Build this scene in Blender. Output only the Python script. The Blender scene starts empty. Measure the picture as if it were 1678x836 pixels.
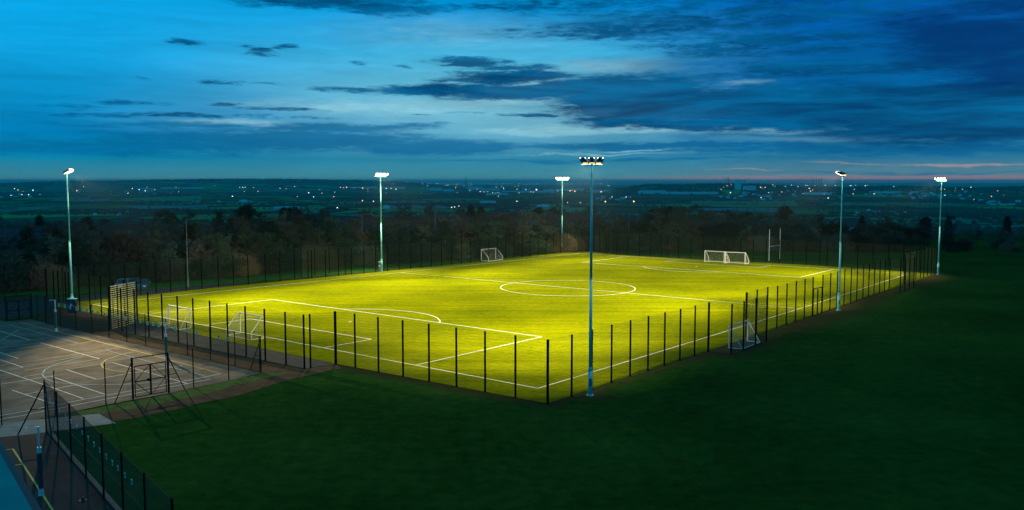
import bpy, math, random
from mathutils import Vector, Matrix, noise
random.seed(11)
S = bpy.context.scene
COL = S.collection
R = math.radians

# ------------------------------------------------------------------ camera
F, PIT, H = 1447.83, -0.08371, 14.493
cam = bpy.data.cameras.new('camera'); co = bpy.data.objects.new('camera', cam); COL.objects.link(co)
cam.sensor_width = 36; cam.lens = F / 1678 * 36; cam.clip_start = 0.3; cam.clip_end = 150000
co.location = (0, 0, H); co.rotation_euler = (math.pi / 2 + PIT, 0, 0)
S.camera = co
S.view_settings.view_transform = 'Standard'
try: S.view_settings.look = 'None'
except Exception: pass
S.view_settings.gamma = 1; S.view_settings.exposure = 0.0; S.view_settings.use_curve_mapping = False
S.render.engine = 'CYCLES'
cy = S.cycles
cy.max_bounces = 5; cy.diffuse_bounces = 2; cy.glossy_bounces = 2; cy.transmission_bounces = 3; cy.transparent_max_bounces = 12
cy.volume_bounces = 0; cy.sample_clamp_indirect = 2.0; cy.sample_clamp_direct = 6.0; cy.caustics_reflective = False; cy.caustics_refractive = False
cy.use_denoising = True; cy.use_adaptive_sampling = False

def lin(c):
    return tuple(((v / 255 / 12.92) if v / 255 <= 0.04045 else ((v / 255 + 0.055) / 1.055) ** 2.4) for v in c) + (1,)

def pixdir(px, py):
    x = (px - 839) / F; y = -(py - 418) / F
    return Vector((x, math.cos(PIT) - y * math.sin(PIT), math.sin(PIT) + y * math.cos(PIT)))
def G(px, py, z=0.0):
    d = pixdir(px, py); t = (z - H) / d.z
    return Vector((d.x * t, d.y * t, z))

# ------------------------------------------------------------------ node helper
class NT:
    def __init__(s, nt): s.nt = nt; s.n = nt.nodes; s.l = nt.links
    def node(s, typ, **kw):
        n = s.n.new(typ)
        for k, v in kw.items():
            if k == 'ins':
                for kk, vv in v.items(): s.set(n, kk, vv)
            else: setattr(n, k, v)
        return n
    def set(s, n, k, v):
        sock = n.inputs[k]
        if hasattr(v, 'is_linked') or isinstance(v, bpy.types.NodeSocket): s.l.new(v, sock)
        else: sock.default_value = v
    def math(s, op, a, b=0.0, c=None, clamp=False):
        n = s.n.new('ShaderNodeMath'); n.operation = op; n.use_clamp = clamp
        s.set(n, 0, a); s.set(n, 1, b)
        if c is not None: s.set(n, 2, c)
        return n.outputs[0]
    def vec(s, op, a, b=(0, 0, 0)):
        n = s.n.new('ShaderNodeVectorMath'); n.operation = op
        s.set(n, 0, a); s.set(n, 1, b)
        return n.outputs['Value'] if op in ('LENGTH', 'DOT_PRODUCT', 'DISTANCE') else n.outputs['Vector']
    def comb(s, x, y, z=0.0):
        n = s.n.new('ShaderNodeCombineXYZ'); s.set(n, 0, x); s.set(n, 1, y); s.set(n, 2, z); return n.outputs[0]
    def ramp(s, fac, stops, interp='LINEAR'):
        n = s.n.new('ShaderNodeValToRGB'); cr = n.color_ramp; cr.interpolation = interp
        while len(cr.elements) < len(stops): cr.elements.new(0.5)
        for e, (p, c) in zip(cr.elements, stops):
            e.position = p; e.color = c if len(c) == 4 else tuple(c) + (1,)
        s.set(n, 0, fac); return n.outputs[0]
    def mix(s, fac, a, b, mode='MIX'):
        n = s.n.new('ShaderNodeMixRGB'); n.blend_type = mode
        s.set(n, 0, fac); s.set(n, 1, a); s.set(n, 2, b); return n.outputs[0]
    def noise(s, vec, scale, detail=4, rough=0.55, dist=0.0):
        n = s.n.new('ShaderNodeTexNoise'); s.set(n, 'Vector', vec)
        n.inputs['Scale'].default_value = scale; n.inputs['Detail'].default_value = detail
        n.inputs['Roughness'].default_value = rough; n.inputs['Distortion'].default_value = dist
        return n
    def smooth(s, v, lo, hi, a=0.0, b=1.0):
        n = s.n.new('ShaderNodeMapRange'); n.interpolation_type = 'SMOOTHSTEP'
        s.set(n, 0, v); n.inputs[1].default_value = lo; n.inputs[2].default_value = hi
        n.inputs[3].default_value = a; n.inputs[4].default_value = b
        return n.outputs[0]

# ------------------------------------------------------------------ world: dusk sky with cloud banks
wd = bpy.data.worlds.new('World'); S.world = wd; wd.use_nodes = True
t = NT(wd.node_tree); t.n.clear()
tc = t.node('ShaderNodeTexCoord')
gen = tc.outputs['Generated']
sep = t.node('ShaderNodeSeparateXYZ'); t.l.new(gen, sep.inputs[0])
X, Y, Z = sep.outputs
hyp = t.math('SQRT', t.math('ADD', t.math('MULTIPLY', X, X), t.math('MULTIPLY', Y, Y)))
hyp = t.math('MAXIMUM', hyp, 0.02)
U = t.math('DIVIDE', X, hyp)          # sine of the compass angle
E = t.math('DIVIDE', Z, hyp)          # tangent of the height above the horizon
def ue(px, py):
    d = pixdir(px, py); h = math.hypot(d.x, d.y); return d.x / h, d.z / h
# ramps over E: 0..0.5 mapped to 0..1
ef = t.math('MULTIPLY', E, 2.0, clamp=True)
def eramp(stops):
    return t.ramp(ef, [(max(0, min(1, 2 * ((296 - y) / F))), lin(c)) for y, c in stops] + [(1.0, lin((0, 118, 158)))])
left = eramp([(296, (84, 148, 160)), (285, (60, 138, 158)), (262, (8, 130, 168)), (225, (0, 124, 182)), (170, (8, 142, 200)), (110, (14, 163, 226)), (40, (8, 166, 232))])
mid = eramp([(296, (80, 150, 162)), (285, (68, 144, 162)), (262, (44, 132, 164)), (235, (80, 156, 186)), (200, (112, 184, 210)), (150, (106, 188, 212)), (90, (66, 178, 220)), (20, (0, 146, 214))])
right = eramp([(296, (190, 136, 142)), (291, (160, 138, 148)), (286, (90, 134, 150)), (262, (44, 120, 156)), (225, (30, 132, 180)), (150, (2, 118, 190)), (60, (0, 98, 180)), (0, (0, 88, 180))])
nW = t.noise(t.comb(t.math('MULTIPLY', U, 2.0), t.math('MULTIPLY', E, 9.0)), 3.0, 4, 0.5)
uw = t.math('ADD', U, t.math('MULTIPLY', t.math('SUBTRACT', nW.outputs['Fac'], 0.5), 0.16))
m1 = t.smooth(uw, -0.46, -0.02)
m2 = t.smooth(uw, 0.02, 0.34)
base = t.mix(m2, t.mix(m1, left, mid), right)
# streaky cloud coordinates
warp = t.noise(t.comb(t.math('MULTIPLY', U, 5.0), t.math('MULTIPLY', E, 26.0), 3.1), 1.6, 5, 0.6)
wv = t.vec('SUBTRACT', warp.outputs['Color'], (0.5, 0.5, 0.5))
uv = t.vec('ADD', t.comb(U, E), t.vec('MULTIPLY', wv, (0.10, 0.022, 0)))
fine = t.noise(t.comb(t.math('MULTIPLY', U, 9.0), t.math('MULTIPLY', E, 60.0), 1.7), 1.8, 7, 0.66, 0.4).outputs['Fac']
fine2 = t.noise(t.comb(t.math('MULTIPLY', U, 4.0), t.math('MULTIPLY', E, 34.0), 7.7), 1.5, 6, 0.6, 0.6).outputs['Fac']
fineb = t.noise(t.comb(t.math('MULTIPLY', U, 26.0), t.math('MULTIPLY', E, 110.0), 4.2), 1.8, 6, 0.68, 0.3).outputs['Fac']
def blobs(lst):
    out = None
    for (px, py, rx, ry, w) in lst:
        cu, ce = ue(px, py)
        d = t.vec('LENGTH', t.vec('MULTIPLY', t.vec('SUBTRACT', uv, (cu, ce, 0)), (F / rx, F / ry, 0)))
        v = t.math('MULTIPLY', t.math('SUBTRACT', 1.25, d, clamp=True), w)
        out = v if out is None else t.math('MAXIMUM', out, v)
    return out
main = blobs([(860, 150, 190, 15, 1.1), (740, 147, 110, 8, .9), (1050, 152, 140, 32, 1.15), (1120, 176, 210, 34, 1.25), (1290, 178, 270, 40, 1.2), (1480, 172, 270, 36, 1.1), (880, 128, 100, 12, .9), (1600, 205, 240, 30, 1.0), (1080, 205, 130, 8, .9)])
dark = blobs([(1400, 180, 200, 16, .5), (700, 146, 120, 11, 1.05), (580, 146, 60, 7, .8), (775, 102, 75, 9, .95),
              (800, 126, 130, 13, 1.0), (840, 112, 80, 8, .8), (870, 192, 70, 5, .75), (1010, 200, 150, 9, .7), (1180, 205, 260, 12, .9), (1010, 50, 240, 20, .62), (1230, 70, 220, 24, .7), (1340, 112, 200, 16, .8), (1250, 30, 260, 20, .6),
              (500, -2, 150, 18, 1.1), (640, 14, 120, 18, .95), (850, 10, 160, 16, .6), (318, 74, 34, 6, .72), (425, 84, 34, 7, .8), (462, 77, 36, 7, .78), (385, 134, 32, 4, .6), (595, 101, 24, 4, .5), (668, 108, 12, 4, .5), (250, 132, 12, 4, .4), (440, 137, 60, 3, .4),
              (225, 172, 60, 4, .6), (130, 176, 80, 5, .45), (380, 173, 34, 4, .55), (470, 180, 90, 3.5, .7), (755, 187, 40, 3, .6), (690, 187, 30, 2.5, .5), (320, 191, 230, 4, .7), (1500, -60, 600, 80, .9), (700, -90, 900, 60, .6)])
veil = blobs([(1200, 130, 420, 60, .8), (1500, 120, 400, 90, 1.0), (1050, 40, 300, 30, .8), (1400, 230, 420, 26, .8), (960, 160, 230, 26, .8)])
deep = blobs([(1590, 66, 120, 46, 1.1), (1530, 30, 90, 26, .8), (1660, 110, 130, 40, .9), (1640, 10, 120, 24, .7)])
band = blobs([(560, 210, 170, 9, 1.05), (470, 230, 300, 17, 1.1), (710, 240, 180, 14, 1.05), (200, 240, 300, 18, .85), (300, 205, 200, 8, .6), (1060, 240, 260, 8, .95), (1300, 248, 300, 10, .75), (1560, 245, 260, 12, .8), (1120, 262, 300, 4, .5), (860, 262, 300, 4, .45), (1500, 283, 300, 4, .45)])
pale = blobs([(900, 216, 120, 9, 1.0), (1060, 214, 150, 8, .9), (820, 168, 110, 9, .9), (960, 184, 60, 7, .9), (900, 130, 60, 16, .9), (1000, 108, 110, 16, .6), (760, 55, 260, 34, .28), (640, 175, 260, 16, .6), (1040, 247, 60, 2, .9), (380, 202, 90, 5, .7), (640, 214, 40, 3, .8), (1240, 216, 120, 6, .7), (1230, 134, 50, 5, .7), (1010, 252, 170, 2, .5), (1340, 228, 160, 7, .5)])
rose = blobs([(1600, 269, 90, 2.6, 1.0), (1400, 268, 100, 2, .6), (1230, 277, 70, 1.6, .6)])
def cover(b, thr=0.5, soft=0.34, amp=1.0):
    nz = t.math('ADD', t.math('MULTIPLY', t.math('SUBTRACT', fine, 0.5), amp), t.math('MULTIPLY', t.math('SUBTRACT', fineb, 0.5), amp * .9))
    v = t.math('ADD', b, t.math('MULTIPLY', nz, t.smooth(b, 0.0, 0.45)))
    return t.smooth(v, thr - soft, thr + soft)
c = base
c = t.mix(t.math('MULTIPLY', cover(pale, .38, .38, .8), .8), c, lin((142, 202, 220)))
c = t.mix(t.math('MULTIPLY', cover(band, .42, .34, 1.2), .8), c, lin((2, 102, 152)))
cl = t.mix(t.smooth(t.math('ADD', t.math('MULTIPLY', fine2, .6), t.math('MULTIPLY', fine, .4)), .36, .64), lin((0, 60, 108)), lin((0, 98, 148)))
c = t.mix(t.math('MULTIPLY', cover(veil, .5, .5, 1.3), .6), c, lin((0, 84, 140)))
c = t.mix(t.math('MULTIPLY', cover(dark, .48, .38, 1.9), .9), c, cl)
c = t.mix(t.math('MULTIPLY', cover(main, .36, .28, 1.0), .92), c, cl)
c = t.mix(t.math('MULTIPLY', cover(deep, .5, .5, .9), .85), c, lin((0, 48, 106)))
c = t.mix(t.math('MULTIPLY', cover(rose, .5, .4, .7), .7), c, lin((176, 150, 152)))
# faint wispy streaks everywhere, fading out at the horizon
st = t.math('MULTIPLY', t.math('SUBTRACT', fine2, 0.5), t.smooth(E, 0.0, 0.04, 0.2, 1.0))
st = t.math('ADD', 1.0, t.math('ADD', t.math('MULTIPLY', st, 0.75), t.math('MULTIPLY', t.math('SUBTRACT', fineb, 0.5), t.smooth(uw, -.35, .3, .06, .34))))
c = t.mix(1.0, c, t.comb(st, st, st), 'MULTIPLY')
# below the horizon: dim ground colour
c = t.mix(t.smooth(E, -0.02, -0.001), lin((18, 58, 74)), c)
sky = t.node('ShaderNodeTexSky', sky_type='NISHITA', sun_disc=False, sun_elevation=R(1), sun_rotation=R(55))
SKY = 1.0
bg = t.node('ShaderNodeBackground'); t.l.new(c, bg.inputs[0]); bg.inputs[1].default_value = SKY
bg2 = t.node('ShaderNodeBackground'); t.l.new(sky.outputs[0], bg2.inputs[0]); bg2.inputs[1].default_value = 0.0004
ad = t.node('ShaderNodeAddShader'); t.l.new(bg.outputs[0], ad.inputs[0]); t.l.new(bg2.outputs[0], ad.inputs[1])
ow = t.node('ShaderNodeOutputWorld'); t.l.new(ad.outputs[0], ow.inputs[0])

sl = bpy.data.lights.new('sun', 'SUN'); so = bpy.data.objects.new('sun', sl); COL.objects.link(so)
sl.energy = 0.004; sl.angle = R(20); sl.color = (1.0, .75, .6)
so.rotation_euler = Vector((-math.sin(R(55)), -math.cos(R(55)), -0.06)).to_track_quat('-Z', 'Y').to_euler()

# ------------------------------------------------------------------ materials
def mat(name, col, rough=0.8, metal=0.0, var=0.0, scale=5.0, col2=None, bump=0.0, bscale=None, emit=None, estr=0.0, spec=0.25, detail=5):
    m = bpy.data.materials.new(name); m.use_nodes = True
    n = NT(m.node_tree); b = n.n['Principled BSDF']
    b.inputs['Roughness'].default_value = rough; b.inputs['Metallic'].default_value = metal
    b.inputs['Specular IOR Level'].default_value = spec
    b.inputs['Base Color'].default_value = tuple(col) + (1,)
    if var > 0 or col2:
        tcn = n.node('ShaderNodeTexCoord')
        f = n.noise(tcn.outputs['Object'], scale, detail, 0.6).outputs['Fac']
        c2 = col2 or tuple(v * (1 - var) for v in col)
        r = n.ramp(f, [(0.34, c2), (0.66, col)])
        n.l.new(r, b.inputs['Base Color'])
    if bump > 0:
        tcn = n.node('ShaderNodeTexCoord')
        f = n.noise(tcn.outputs['Object'], bscale or scale * 3, 3, 0.6).outputs['Fac']
        bp = n.node('ShaderNodeBump'); bp.inputs['Strength'].default_value = bump
        n.l.new(f, bp.inputs['Height']); n.l.new(bp.outputs[0], b.inputs['Normal'])
    if emit:
        b.inputs['Emission Color'].default_value = tuple(emit) + (1,); b.inputs['Emission Strength'].default_value = estr
        try: m.cycles.emission_sampling = 'NONE'
        except Exception: pass
    return m

M = {}
M['galv'] = mat('galvanised_steel', (.22, .74, .76), .6, 0, .18, 2.0)
M['lampgrey'] = mat('dull_lamp_column', (.10, .19, .19), .7)
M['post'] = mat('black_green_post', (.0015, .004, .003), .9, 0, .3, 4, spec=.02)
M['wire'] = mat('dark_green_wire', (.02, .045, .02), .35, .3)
M['wirelit'] = mat('painted_lit_green_wire', (.70, .66, .36), .4, .3)  # fence wire with the floodlight put into a much brighter base colour
M['wiremid'] = mat('painted_half_lit_green_wire', (.16, .17, .08), .6, spec=.05)  # wire colour lifted to imitate weaker floodlight on the farther bays
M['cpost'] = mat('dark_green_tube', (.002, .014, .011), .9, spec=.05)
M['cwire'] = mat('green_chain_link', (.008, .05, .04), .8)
M['white'] = mat('white_aluminium', (.78, .80, .76), .4, 0, .1, 3)
M['net'] = mat('white_net_cord', (.62, .64, .60), .9)
M['cab'] = mat('navy_cabinet_paint', (.012, .045, .10), .5, 0, .2, 2)
M['cabgrey'] = mat('grey_cabinet_paint', (.10, .19, .22), .5, 0, .2, 2)
M['dark'] = mat('dark_housing', (.02, .025, .03), .5, .2, .3, 5)
M['lens'] = mat('lit_floodlight_lens', (1, 1, .9), .3, emit=(1.0, .84, .46), estr=22)
M['inner'] = mat('lit_reflector_rim', (1, .9, .6), .3, emit=(1.0, .55, .14), estr=1.1)
M['linew'] = mat('white_line_fibre', (.80, .80, .70), .9, 0, .12, 3.0)
M['cl_w'] = mat('court_white_line', (.85, .85, .78), .8, 0, .25, 3)
M['cl_y'] = mat('court_yellow_line', (.75, .60, .12), .8, 0, .35, 3)
M['cl_b'] = mat('court_blue_line', (.34, .66, .75), .8, 0, .35, 3)
M['bark'] = mat('bare_bark', (.068, .092, .062), .95, 0, .5, 1.2)
M['barkgreen'] = mat('mossy_bark', (.045, .085, .045), .95, 0, .5, 1.2)
M['barkred'] = mat('russet_twigs', (.105, .085, .055), .95, 0, .4, 1.2)
M['leafdark'] = mat('dark_evergreen_leaf', (.008, .034, .020), .85, 0, .5, 1.0)
M['leafmid'] = mat('ivy_green_leaf', (.015, .058, .030), .85, 0, .5, 1.0)
M['concrete'] = mat('pale_concrete', (.34, .33, .28), .9, 0, .25, 1.5, bump=.2, bscale=12, spec=.03)
M['kerb'] = mat('kerb_concrete', (.20, .21, .20), .9, 0, .3, 3)
M['asphalt'] = mat('dark_asphalt', (.055, .06, .065), .9, 0, .35, 1.2, bump=.2, bscale=30, spec=.03)
M['signw'] = mat('white_sign_plate', (.62, .70, .72), .5)
M['signb'] = mat('blue_sign_face', (.06, .30, .50), .5)
M['signr'] = mat('red_sign_face', (.22, .03, .03), .5)
M['farwall'] = mat('far_white_render', (.62, .68, .68), .9, 0, .05, .4)
M['wallbrick'] = mat('brown_brick', (.16, .09, .07), .9, 0, .35, 3)
M['wallpale'] = mat('pale_render', (.45, .45, .42), .9, 0, .15, .4)
M['tile'] = mat('red_roof_tile', (.16, .055, .038), .9, 0, .4, 2)
M['tiledark'] = mat('slate_roof_tile', (.07, .07, .075), .9, 0, .4, 2)
M['glass'] = mat('dark_window_glass', (.03, .04, .05), .12)
M['shed'] = mat('white_shed_cladding', (.80, .84, .86), .7, 0, .12, .05)
M['shedroof'] = mat('grey_shed_roof', (.66, .74, .78), .6, 0, .2, .03)
M['blueroof'] = mat('blue_sheet_roof', (.0, .34, .32), .95, 0, .2, .8, spec=.05)
M['carbody'] = mat('silver_car_paint', (.35, .42, .45), .3, .5)
M['carblue'] = mat('blue_car_paint', (.04, .15, .22), .3, .4)
M['carred'] = mat('red_car_paint', (.18, .03, .02), .3, .4)
M['tyre'] = mat('tyre_rubber', (.015, .015, .015), .9)
M['rim'] = mat('wheel_rim', (.4, .4, .42), .35, .8)
M['headlamp'] = mat('headlamp_glass', (.6, .6, .6), .15)
M['padgreen'] = mat('green_post_pad', (.01, .14, .11), .7)
M['padblue'] = mat('dark_teal_post_pad', (.008, .06, .07), .7)
M['red'] = mat('red_plastic', (.4, .03, .03), .6)
M['lampwhite'] = mat('far_white_lamp', (1, 1, 1), .5, emit=(.75, .95, 1.0), estr=5)
M['lampwarm'] = mat('far_orange_lamp', (1, .8, .4), .5, emit=(1.0, .42, .12), estr=7)
M['lamppink'] = mat('far_rose_lamp', (1, .6, .5), .5, emit=(1.0, .35, .35), estr=5)

def vary(m, lo, hi, dens=None):
    n = NT(m.node_tree); b = n.n['Principled BSDF']; src = b.inputs['Base Color'].links[0].from_socket
    oi = n.node('ShaderNodeObjectInfo'); f = n.math('MULTIPLY_ADD', oi.outputs['Random'], hi - lo, lo)
    n.l.new(n.mix(1.0, src, n.comb(f, f, f), 'MULTIPLY'), b.inputs['Base Color'])
for k in ('bark', 'barkgreen', 'barkred', 'leafdark', 'leafmid'): vary(M[k], .8, 2.3 if 'bark' in k else 1.7)

# ------------------------------------------------------------------ mesh builder
class MB:
    def __init__(s): s.v = []; s.f = []
    def add(s, vs, fs):
        o = len(s.v); s.v += [tuple(v) for v in vs]; s.f += [tuple(i + o for i in f) for f in fs]
    def box(s, c, sx, sy, sz, rot=None):
        vs = [Vector((x * sx / 2, y * sy / 2, z * sz / 2)) for x in (-1, 1) for y in (-1, 1) for z in (-1, 1)]
        if rot is not None: vs = [rot @ v for v in vs]
        c = Vector(c)
        s.add([v + c for v in vs], [(0, 1, 3, 2), (4, 6, 7, 5), (0, 4, 5, 1), (2, 3, 7, 6), (0, 2, 6, 4), (1, 5, 7, 3)])
    def tube(s, a, b, r0, r1=None, n=8, cap=True):
        r1 = r0 if r1 is None else r1
        a = Vector(a); b = Vector(b); d = (b - a)
        if d.length < 1e-6: return
        d.normalize(); x = d.orthogonal().normalized(); y = d.cross(x)
        vs = []
        for p, r in ((a, r0), (b, r1)):
            for k in range(n):
                w = 2 * math.pi * k / n; vs.append(p + x * math.cos(w) * r + y * math.sin(w) * r)
        fs = [(k, (k + 1) % n, n + (k + 1) % n, n + k) for k in range(n)]
        if cap: fs += [tuple(range(n - 1, -1, -1)), tuple(range(n, 2 * n))]
        s.add(vs, fs)
    def path(s, pts, r, n=8):
        for a, b in zip(pts[:-1], pts[1:]): s.tube(a, b, r, r, n)
    def bar(s, a, b, w, n=4):           # thin square wire
        s.tube(a, b, w * .5, w * .5, n, False)
    def prism(s, poly, y0, y1):          # poly in xz, extruded along y
        n = len(poly)
        vs = [(x, y0, z) for x, z in poly] + [(x, y1, z) for x, z in poly]
        fs = [(k, (k + 1) % n, n + (k + 1) % n, n + k) for k in range(n)] + [tuple(range(n - 1, -1, -1)), tuple(range(n, 2 * n))]
        s.add(vs, fs)
    def build(s, name, m, parent=None, smooth=False):
        me = bpy.data.meshes.new(name); me.from_pydata(s.v, [], s.f); me.update()
        if isinstance(m, (list, tuple)):
            for k in m: me.materials.append(k)
        else: me.materials.append(m)
        if smooth:
            for p in me.polygons: p.use_smooth = True
        o = bpy.data.objects.new(name, me); COL.objects.link(o)
        if parent: o.parent = parent
        return o

def tag(o, label=None, cat=None, group=None, kind=None):
    if label: o['label'] = label
    if cat: o['category'] = cat
    if group: o['group'] = group
    if kind: o['kind'] = kind
    return o
def thing(name, loc, label, cat, rz=0, group=None):
    o = bpy.data.objects.new(name, None); COL.objects.link(o); o.empty_display_size = .5
    o.location = loc; o.rotation_euler = (0, 0, rz)
    return tag(o, label, cat, group)
def kids(o): return [c for c in bpy.data.objects if c.parent == o]
def clone(root, ch, loc, rz=0, sc=None, label=None, group=None):
    """ch: nested list [(obj, [(sub, [])...])...] of the thing's parts"""
    r = root.copy(); COL.objects.link(r); r.location = loc; r.rotation_euler = (0, 0, rz)
    if sc is not None: r.scale = sc
    if label: r['label'] = label
    if group: r['group'] = group
    def rec(lst, p):
        for o, sub in lst:
            c = o.copy(); COL.objects.link(c); c.parent = p; rec(sub, c)
    rec(ch, r)
    return r
def struct(o): o['kind'] = 'structure'; return o

# ------------------------------------------------------------------ terrain
BASE = [(-700, 560), (-300, 505), (0, 478), (250, 462), (400, 452), (500, 441), (600, 434), (780, 424), (900, 415), (960, 410), (1100, 411), (1240, 411), (1678, 414), (2100, 417), (2600, 422)]
def base_y(px):
    for (a, ya), (b, yb) in zip(BASE[:-1], BASE[1:]):
        if px <= b: return ya + (yb - ya) * max(0, (px - a)) / (b - a)
    return BASE[-1][1]
_az = []
for k in range(-700, 2601, 20):
    g = G(k, base_y(k)); _az.append((math.atan2(g.x, g.y), g.length))
_az.sort()
def edge_r(a):
    if a <= _az[0][0]: return _az[0][1]
    if a >= _az[-1][0]: return _az[-1][1]
    lo, hi = 0, len(_az) - 1
    while hi - lo > 1:
        m = (lo + hi) // 2
        if _az[m][0] <= a: lo = m
        else: hi = m
    (a0, r0), (a1, r1) = _az[lo], _az[hi]
    return r0 + (r1 - r0) * (a - a0) / (a1 - a0)
def sst(x, a, b):
    x = max(0, min(1, (x - a) / (b - a))); return x * x * (3 - 2 * x)
def g2(x, c, w): return math.exp(-((x - c) / w) ** 2)
def pxaz(px): return math.atan2((px - 839) / F, 1.0)
RID = [(-400, 302), (0, 300.5), (60, 298.5), (130, 297), (200, 296.5), (260, 294.5), (330, 294), (420, 293.5), (500, 294), (560, 295.2), (620, 296.5), (680, 299.5), (740, 303), (800, 306)]
RID2 = [(960, 306), (1020, 304), (1060, 301.5), (1120, 301.5), (1180, 300), (1240, 301), (1300, 303.5), (1380, 305), (1430, 303), (1480, 302.5), (1540, 304), (1600, 305), (1640, 303.5), (1700, 303), (2100, 300)]
def interp(tab, x):
    if x <= tab[0][0]: return tab[0][1]
    for (a, ya), (b, yb) in zip(tab[:-1], tab[1:]):
        if x <= b: return ya + (yb - ya) * (x - a) / (b - a)
    return tab[-1][1]
def terr(x, y):
    r = math.hypot(x, y); a = math.atan2(x, y)
    t_ = max(0, r - edge_r(a) - 10)
    z = -88 * (1 - math.exp(-(t_ / 900) ** 1.6))
    if r > 1500:
        z += 7 * sst(r, 1500, 3000) * (1 - sst(r, 14000, 22000)) * noise.noise(Vector((x / 1900, y / 1900, 0)))
        if abs(a) < 1.2:
            px = 839 + F * math.tan(a)
            # left ridge at 13 km, right wooded ridge at 7 km
            z13 = H + (296 - interp(RID, px)) / F * 13000
            k = math.exp(-((r - 13000) / (1500 if r < 13000 else 2500)) ** 2)
            z += max(0, z13 + 88) * k * (1 - .0 * k) * (1 if px < 800 else max(0, 1 - (px - 800) / 100)) * (1 + .02 * noise.noise(Vector((px / 15, r / 900, 3))))
            z7 = H + (296 - interp(RID2, px)) / F * 7500
            k = math.exp(-((r - 7500) / 1100) ** 2) * sst(px, 960, 1060)
            z += max(0, z7 + 88 - 9) * k
    return z
def GT(px, py):
    d = pixdir(px, py); r0 = 60; p = None
    s = math.hypot(d.x, d.y); d = d / s
    while r0 < 70000:
        z = H + d.z * r0
        if z <= terr(d.x * r0, d.y * r0): break
        p = r0; r0 *= 1.01
    return Vector((d.x * r0, d.y * r0, terr(d.x * r0, d.y * r0)))

rings = [0, 15, 30, 50, 70, 90]
while rings[-1] < 420: rings.append(rings[-1] + 10)
while rings[-1] < 62000: rings.append(rings[-1] * 1.028)
azs = [R(v) for v in [k * .25 for k in range(-160, 161)]] + [R(v) for v in range(44, 317, 4)]
mb = MB()
na = len(azs)
for r in rings:
    for a in azs:
        x, y = r * math.sin(a), r * math.cos(a); mb.v.append((x, y, terr(x, y)))
for i in range(len(rings) - 1):
    for j in range(na):
        k = (j + 1) % na
        mb.f.append((i * na + j, i * na + k, (i + 1) * na + k, (i + 1) * na + j))
# ground material: short grass near, patchwork of fields in the valley
m = bpy.data.materials.new('grass_and_fields'); m.use_nodes = True; M['ground'] = m
n = NT(m.node_tree); b = n.n['Principled BSDF']; b.inputs['Roughness'].default_value = .95; b.inputs['Specular IOR Level'].default_value = 0
ob = n.node('ShaderNodeTexCoord').outputs['Object']
flat = n.vec('MULTIPLY', ob, (1, 1, 0))
dist = n.vec('LENGTH', flat)
g1 = n.noise(flat, .06, 5, .6).outputs['Fac']; g2n = n.noise(flat, 1.1, 6, .7).outputs['Fac']; g3 = n.noise(flat, 9.0, 4, .7).outputs['Fac']
mix3 = n.math('ADD', n.math('MULTIPLY', g1, .42), n.math('ADD', n.math('MULTIPLY', g2n, .34), n.math('MULTIPLY', g3, .24)))
near = n.ramp(mix3, [(.38, (.006, .032, .004)), (.5, (.018, .066, .010)), (.64, (.046, .112, .017))])
vo = n.node('ShaderNodeTexVoronoi'); n.set(vo, 'Vector', n.vec('ADD', n.vec('MULTIPLY', flat, (.0024, .0020, 0)), n.vec('MULTIPLY', n.noise(flat, .0015, 2).outputs['Color'], (.7, .7, 0)))); vo.inputs['Scale'].default_value = 1
ve = n.node('ShaderNodeTexVoronoi', feature='DISTANCE_TO_EDGE'); n.l.new(vo.inputs['Vector'].links[0].from_socket, ve.inputs['Vector']); ve.inputs['Scale'].default_value = 1
sc_ = n.node('ShaderNodeSeparateColor'); n.l.new(vo.outputs['Color'], sc_.inputs[0])
fcol = n.ramp(sc_.outputs[0], [(0, (.012, .022, .012)), (.3, (.015, .03, .014)), (.42, (.03, .085, .025)), (.6, (.022, .06, .02)), (.7, (.075, .07, .05)), (.82, (.03, .045, .025)), (.9, (.05, .12, .03))], 'CONSTANT')
fcol = n.mix(1.0, fcol, (2.0, 3.6, 2.6, 1), 'MULTIPLY')
fcol = n.mix(n.math('MULTIPLY', n.noise(flat, .01, 4).outputs['Fac'], .5), fcol, (.02, .03, .02, 1))
WORN = [((551, 597), (897, 662), 1.2), ((897, 662), (1160, 576.5), 1.3), ((1190, 580), (1255, 561), 1.8), ((1240, 562), (1449, 477.5), 2.6), ((1449, 477.5), (1537, 450), 3.4), ((1372, 512), (1384, 508), 3.0), ((968, 648), (972, 647), 2.0), ((430, 461), (600, 447), 1.3), ((600, 447), (900, 416), 1.6)]
wk = None
for A_, B_, w_ in WORN:
    ga, gb = G(*A_), G(*B_); ab = gb - ga
    pa = n.vec('SUBTRACT', flat, tuple(ga)); hh = n.math('DIVIDE', n.vec('DOT_PRODUCT', pa, tuple(ab)), ab.length_squared, clamp=True)
    sc2 = n.node('ShaderNodeVectorMath', operation='SCALE'); sc2.inputs[0].default_value = tuple(ab); n.l.new(hh, sc2.inputs['Scale'])
    dd2 = n.vec('LENGTH', n.vec('SUBTRACT', pa, sc2.outputs[0]))
    v_ = n.math('SUBTRACT', 1.0, n.math('DIVIDE', dd2, w_ * 2))
    wk = v_ if wk is None else n.math('MAXIMUM', wk, v_)
wm_ = n.math('ADD', wk, n.math('MULTIPLY', n.math('SUBTRACT', mix3, .5), 4.0))
earth = n.ramp(g3, [(.35, (.022, .018, .009)), (.65, (.075, .055, .028))])
near = n.mix(n.math('MULTIPLY', n.smooth(wm_, .35, 1.0), .85), near, earth)
fcol = n.mix(n.smooth(ve.outputs['Distance'], .03, .06, 1, 0), fcol, (.007, .012, .007, 1))
n.l.new(n.mix(n.smooth(dist, 260, 700), near, fcol), b.inputs['Base Color'])
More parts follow.
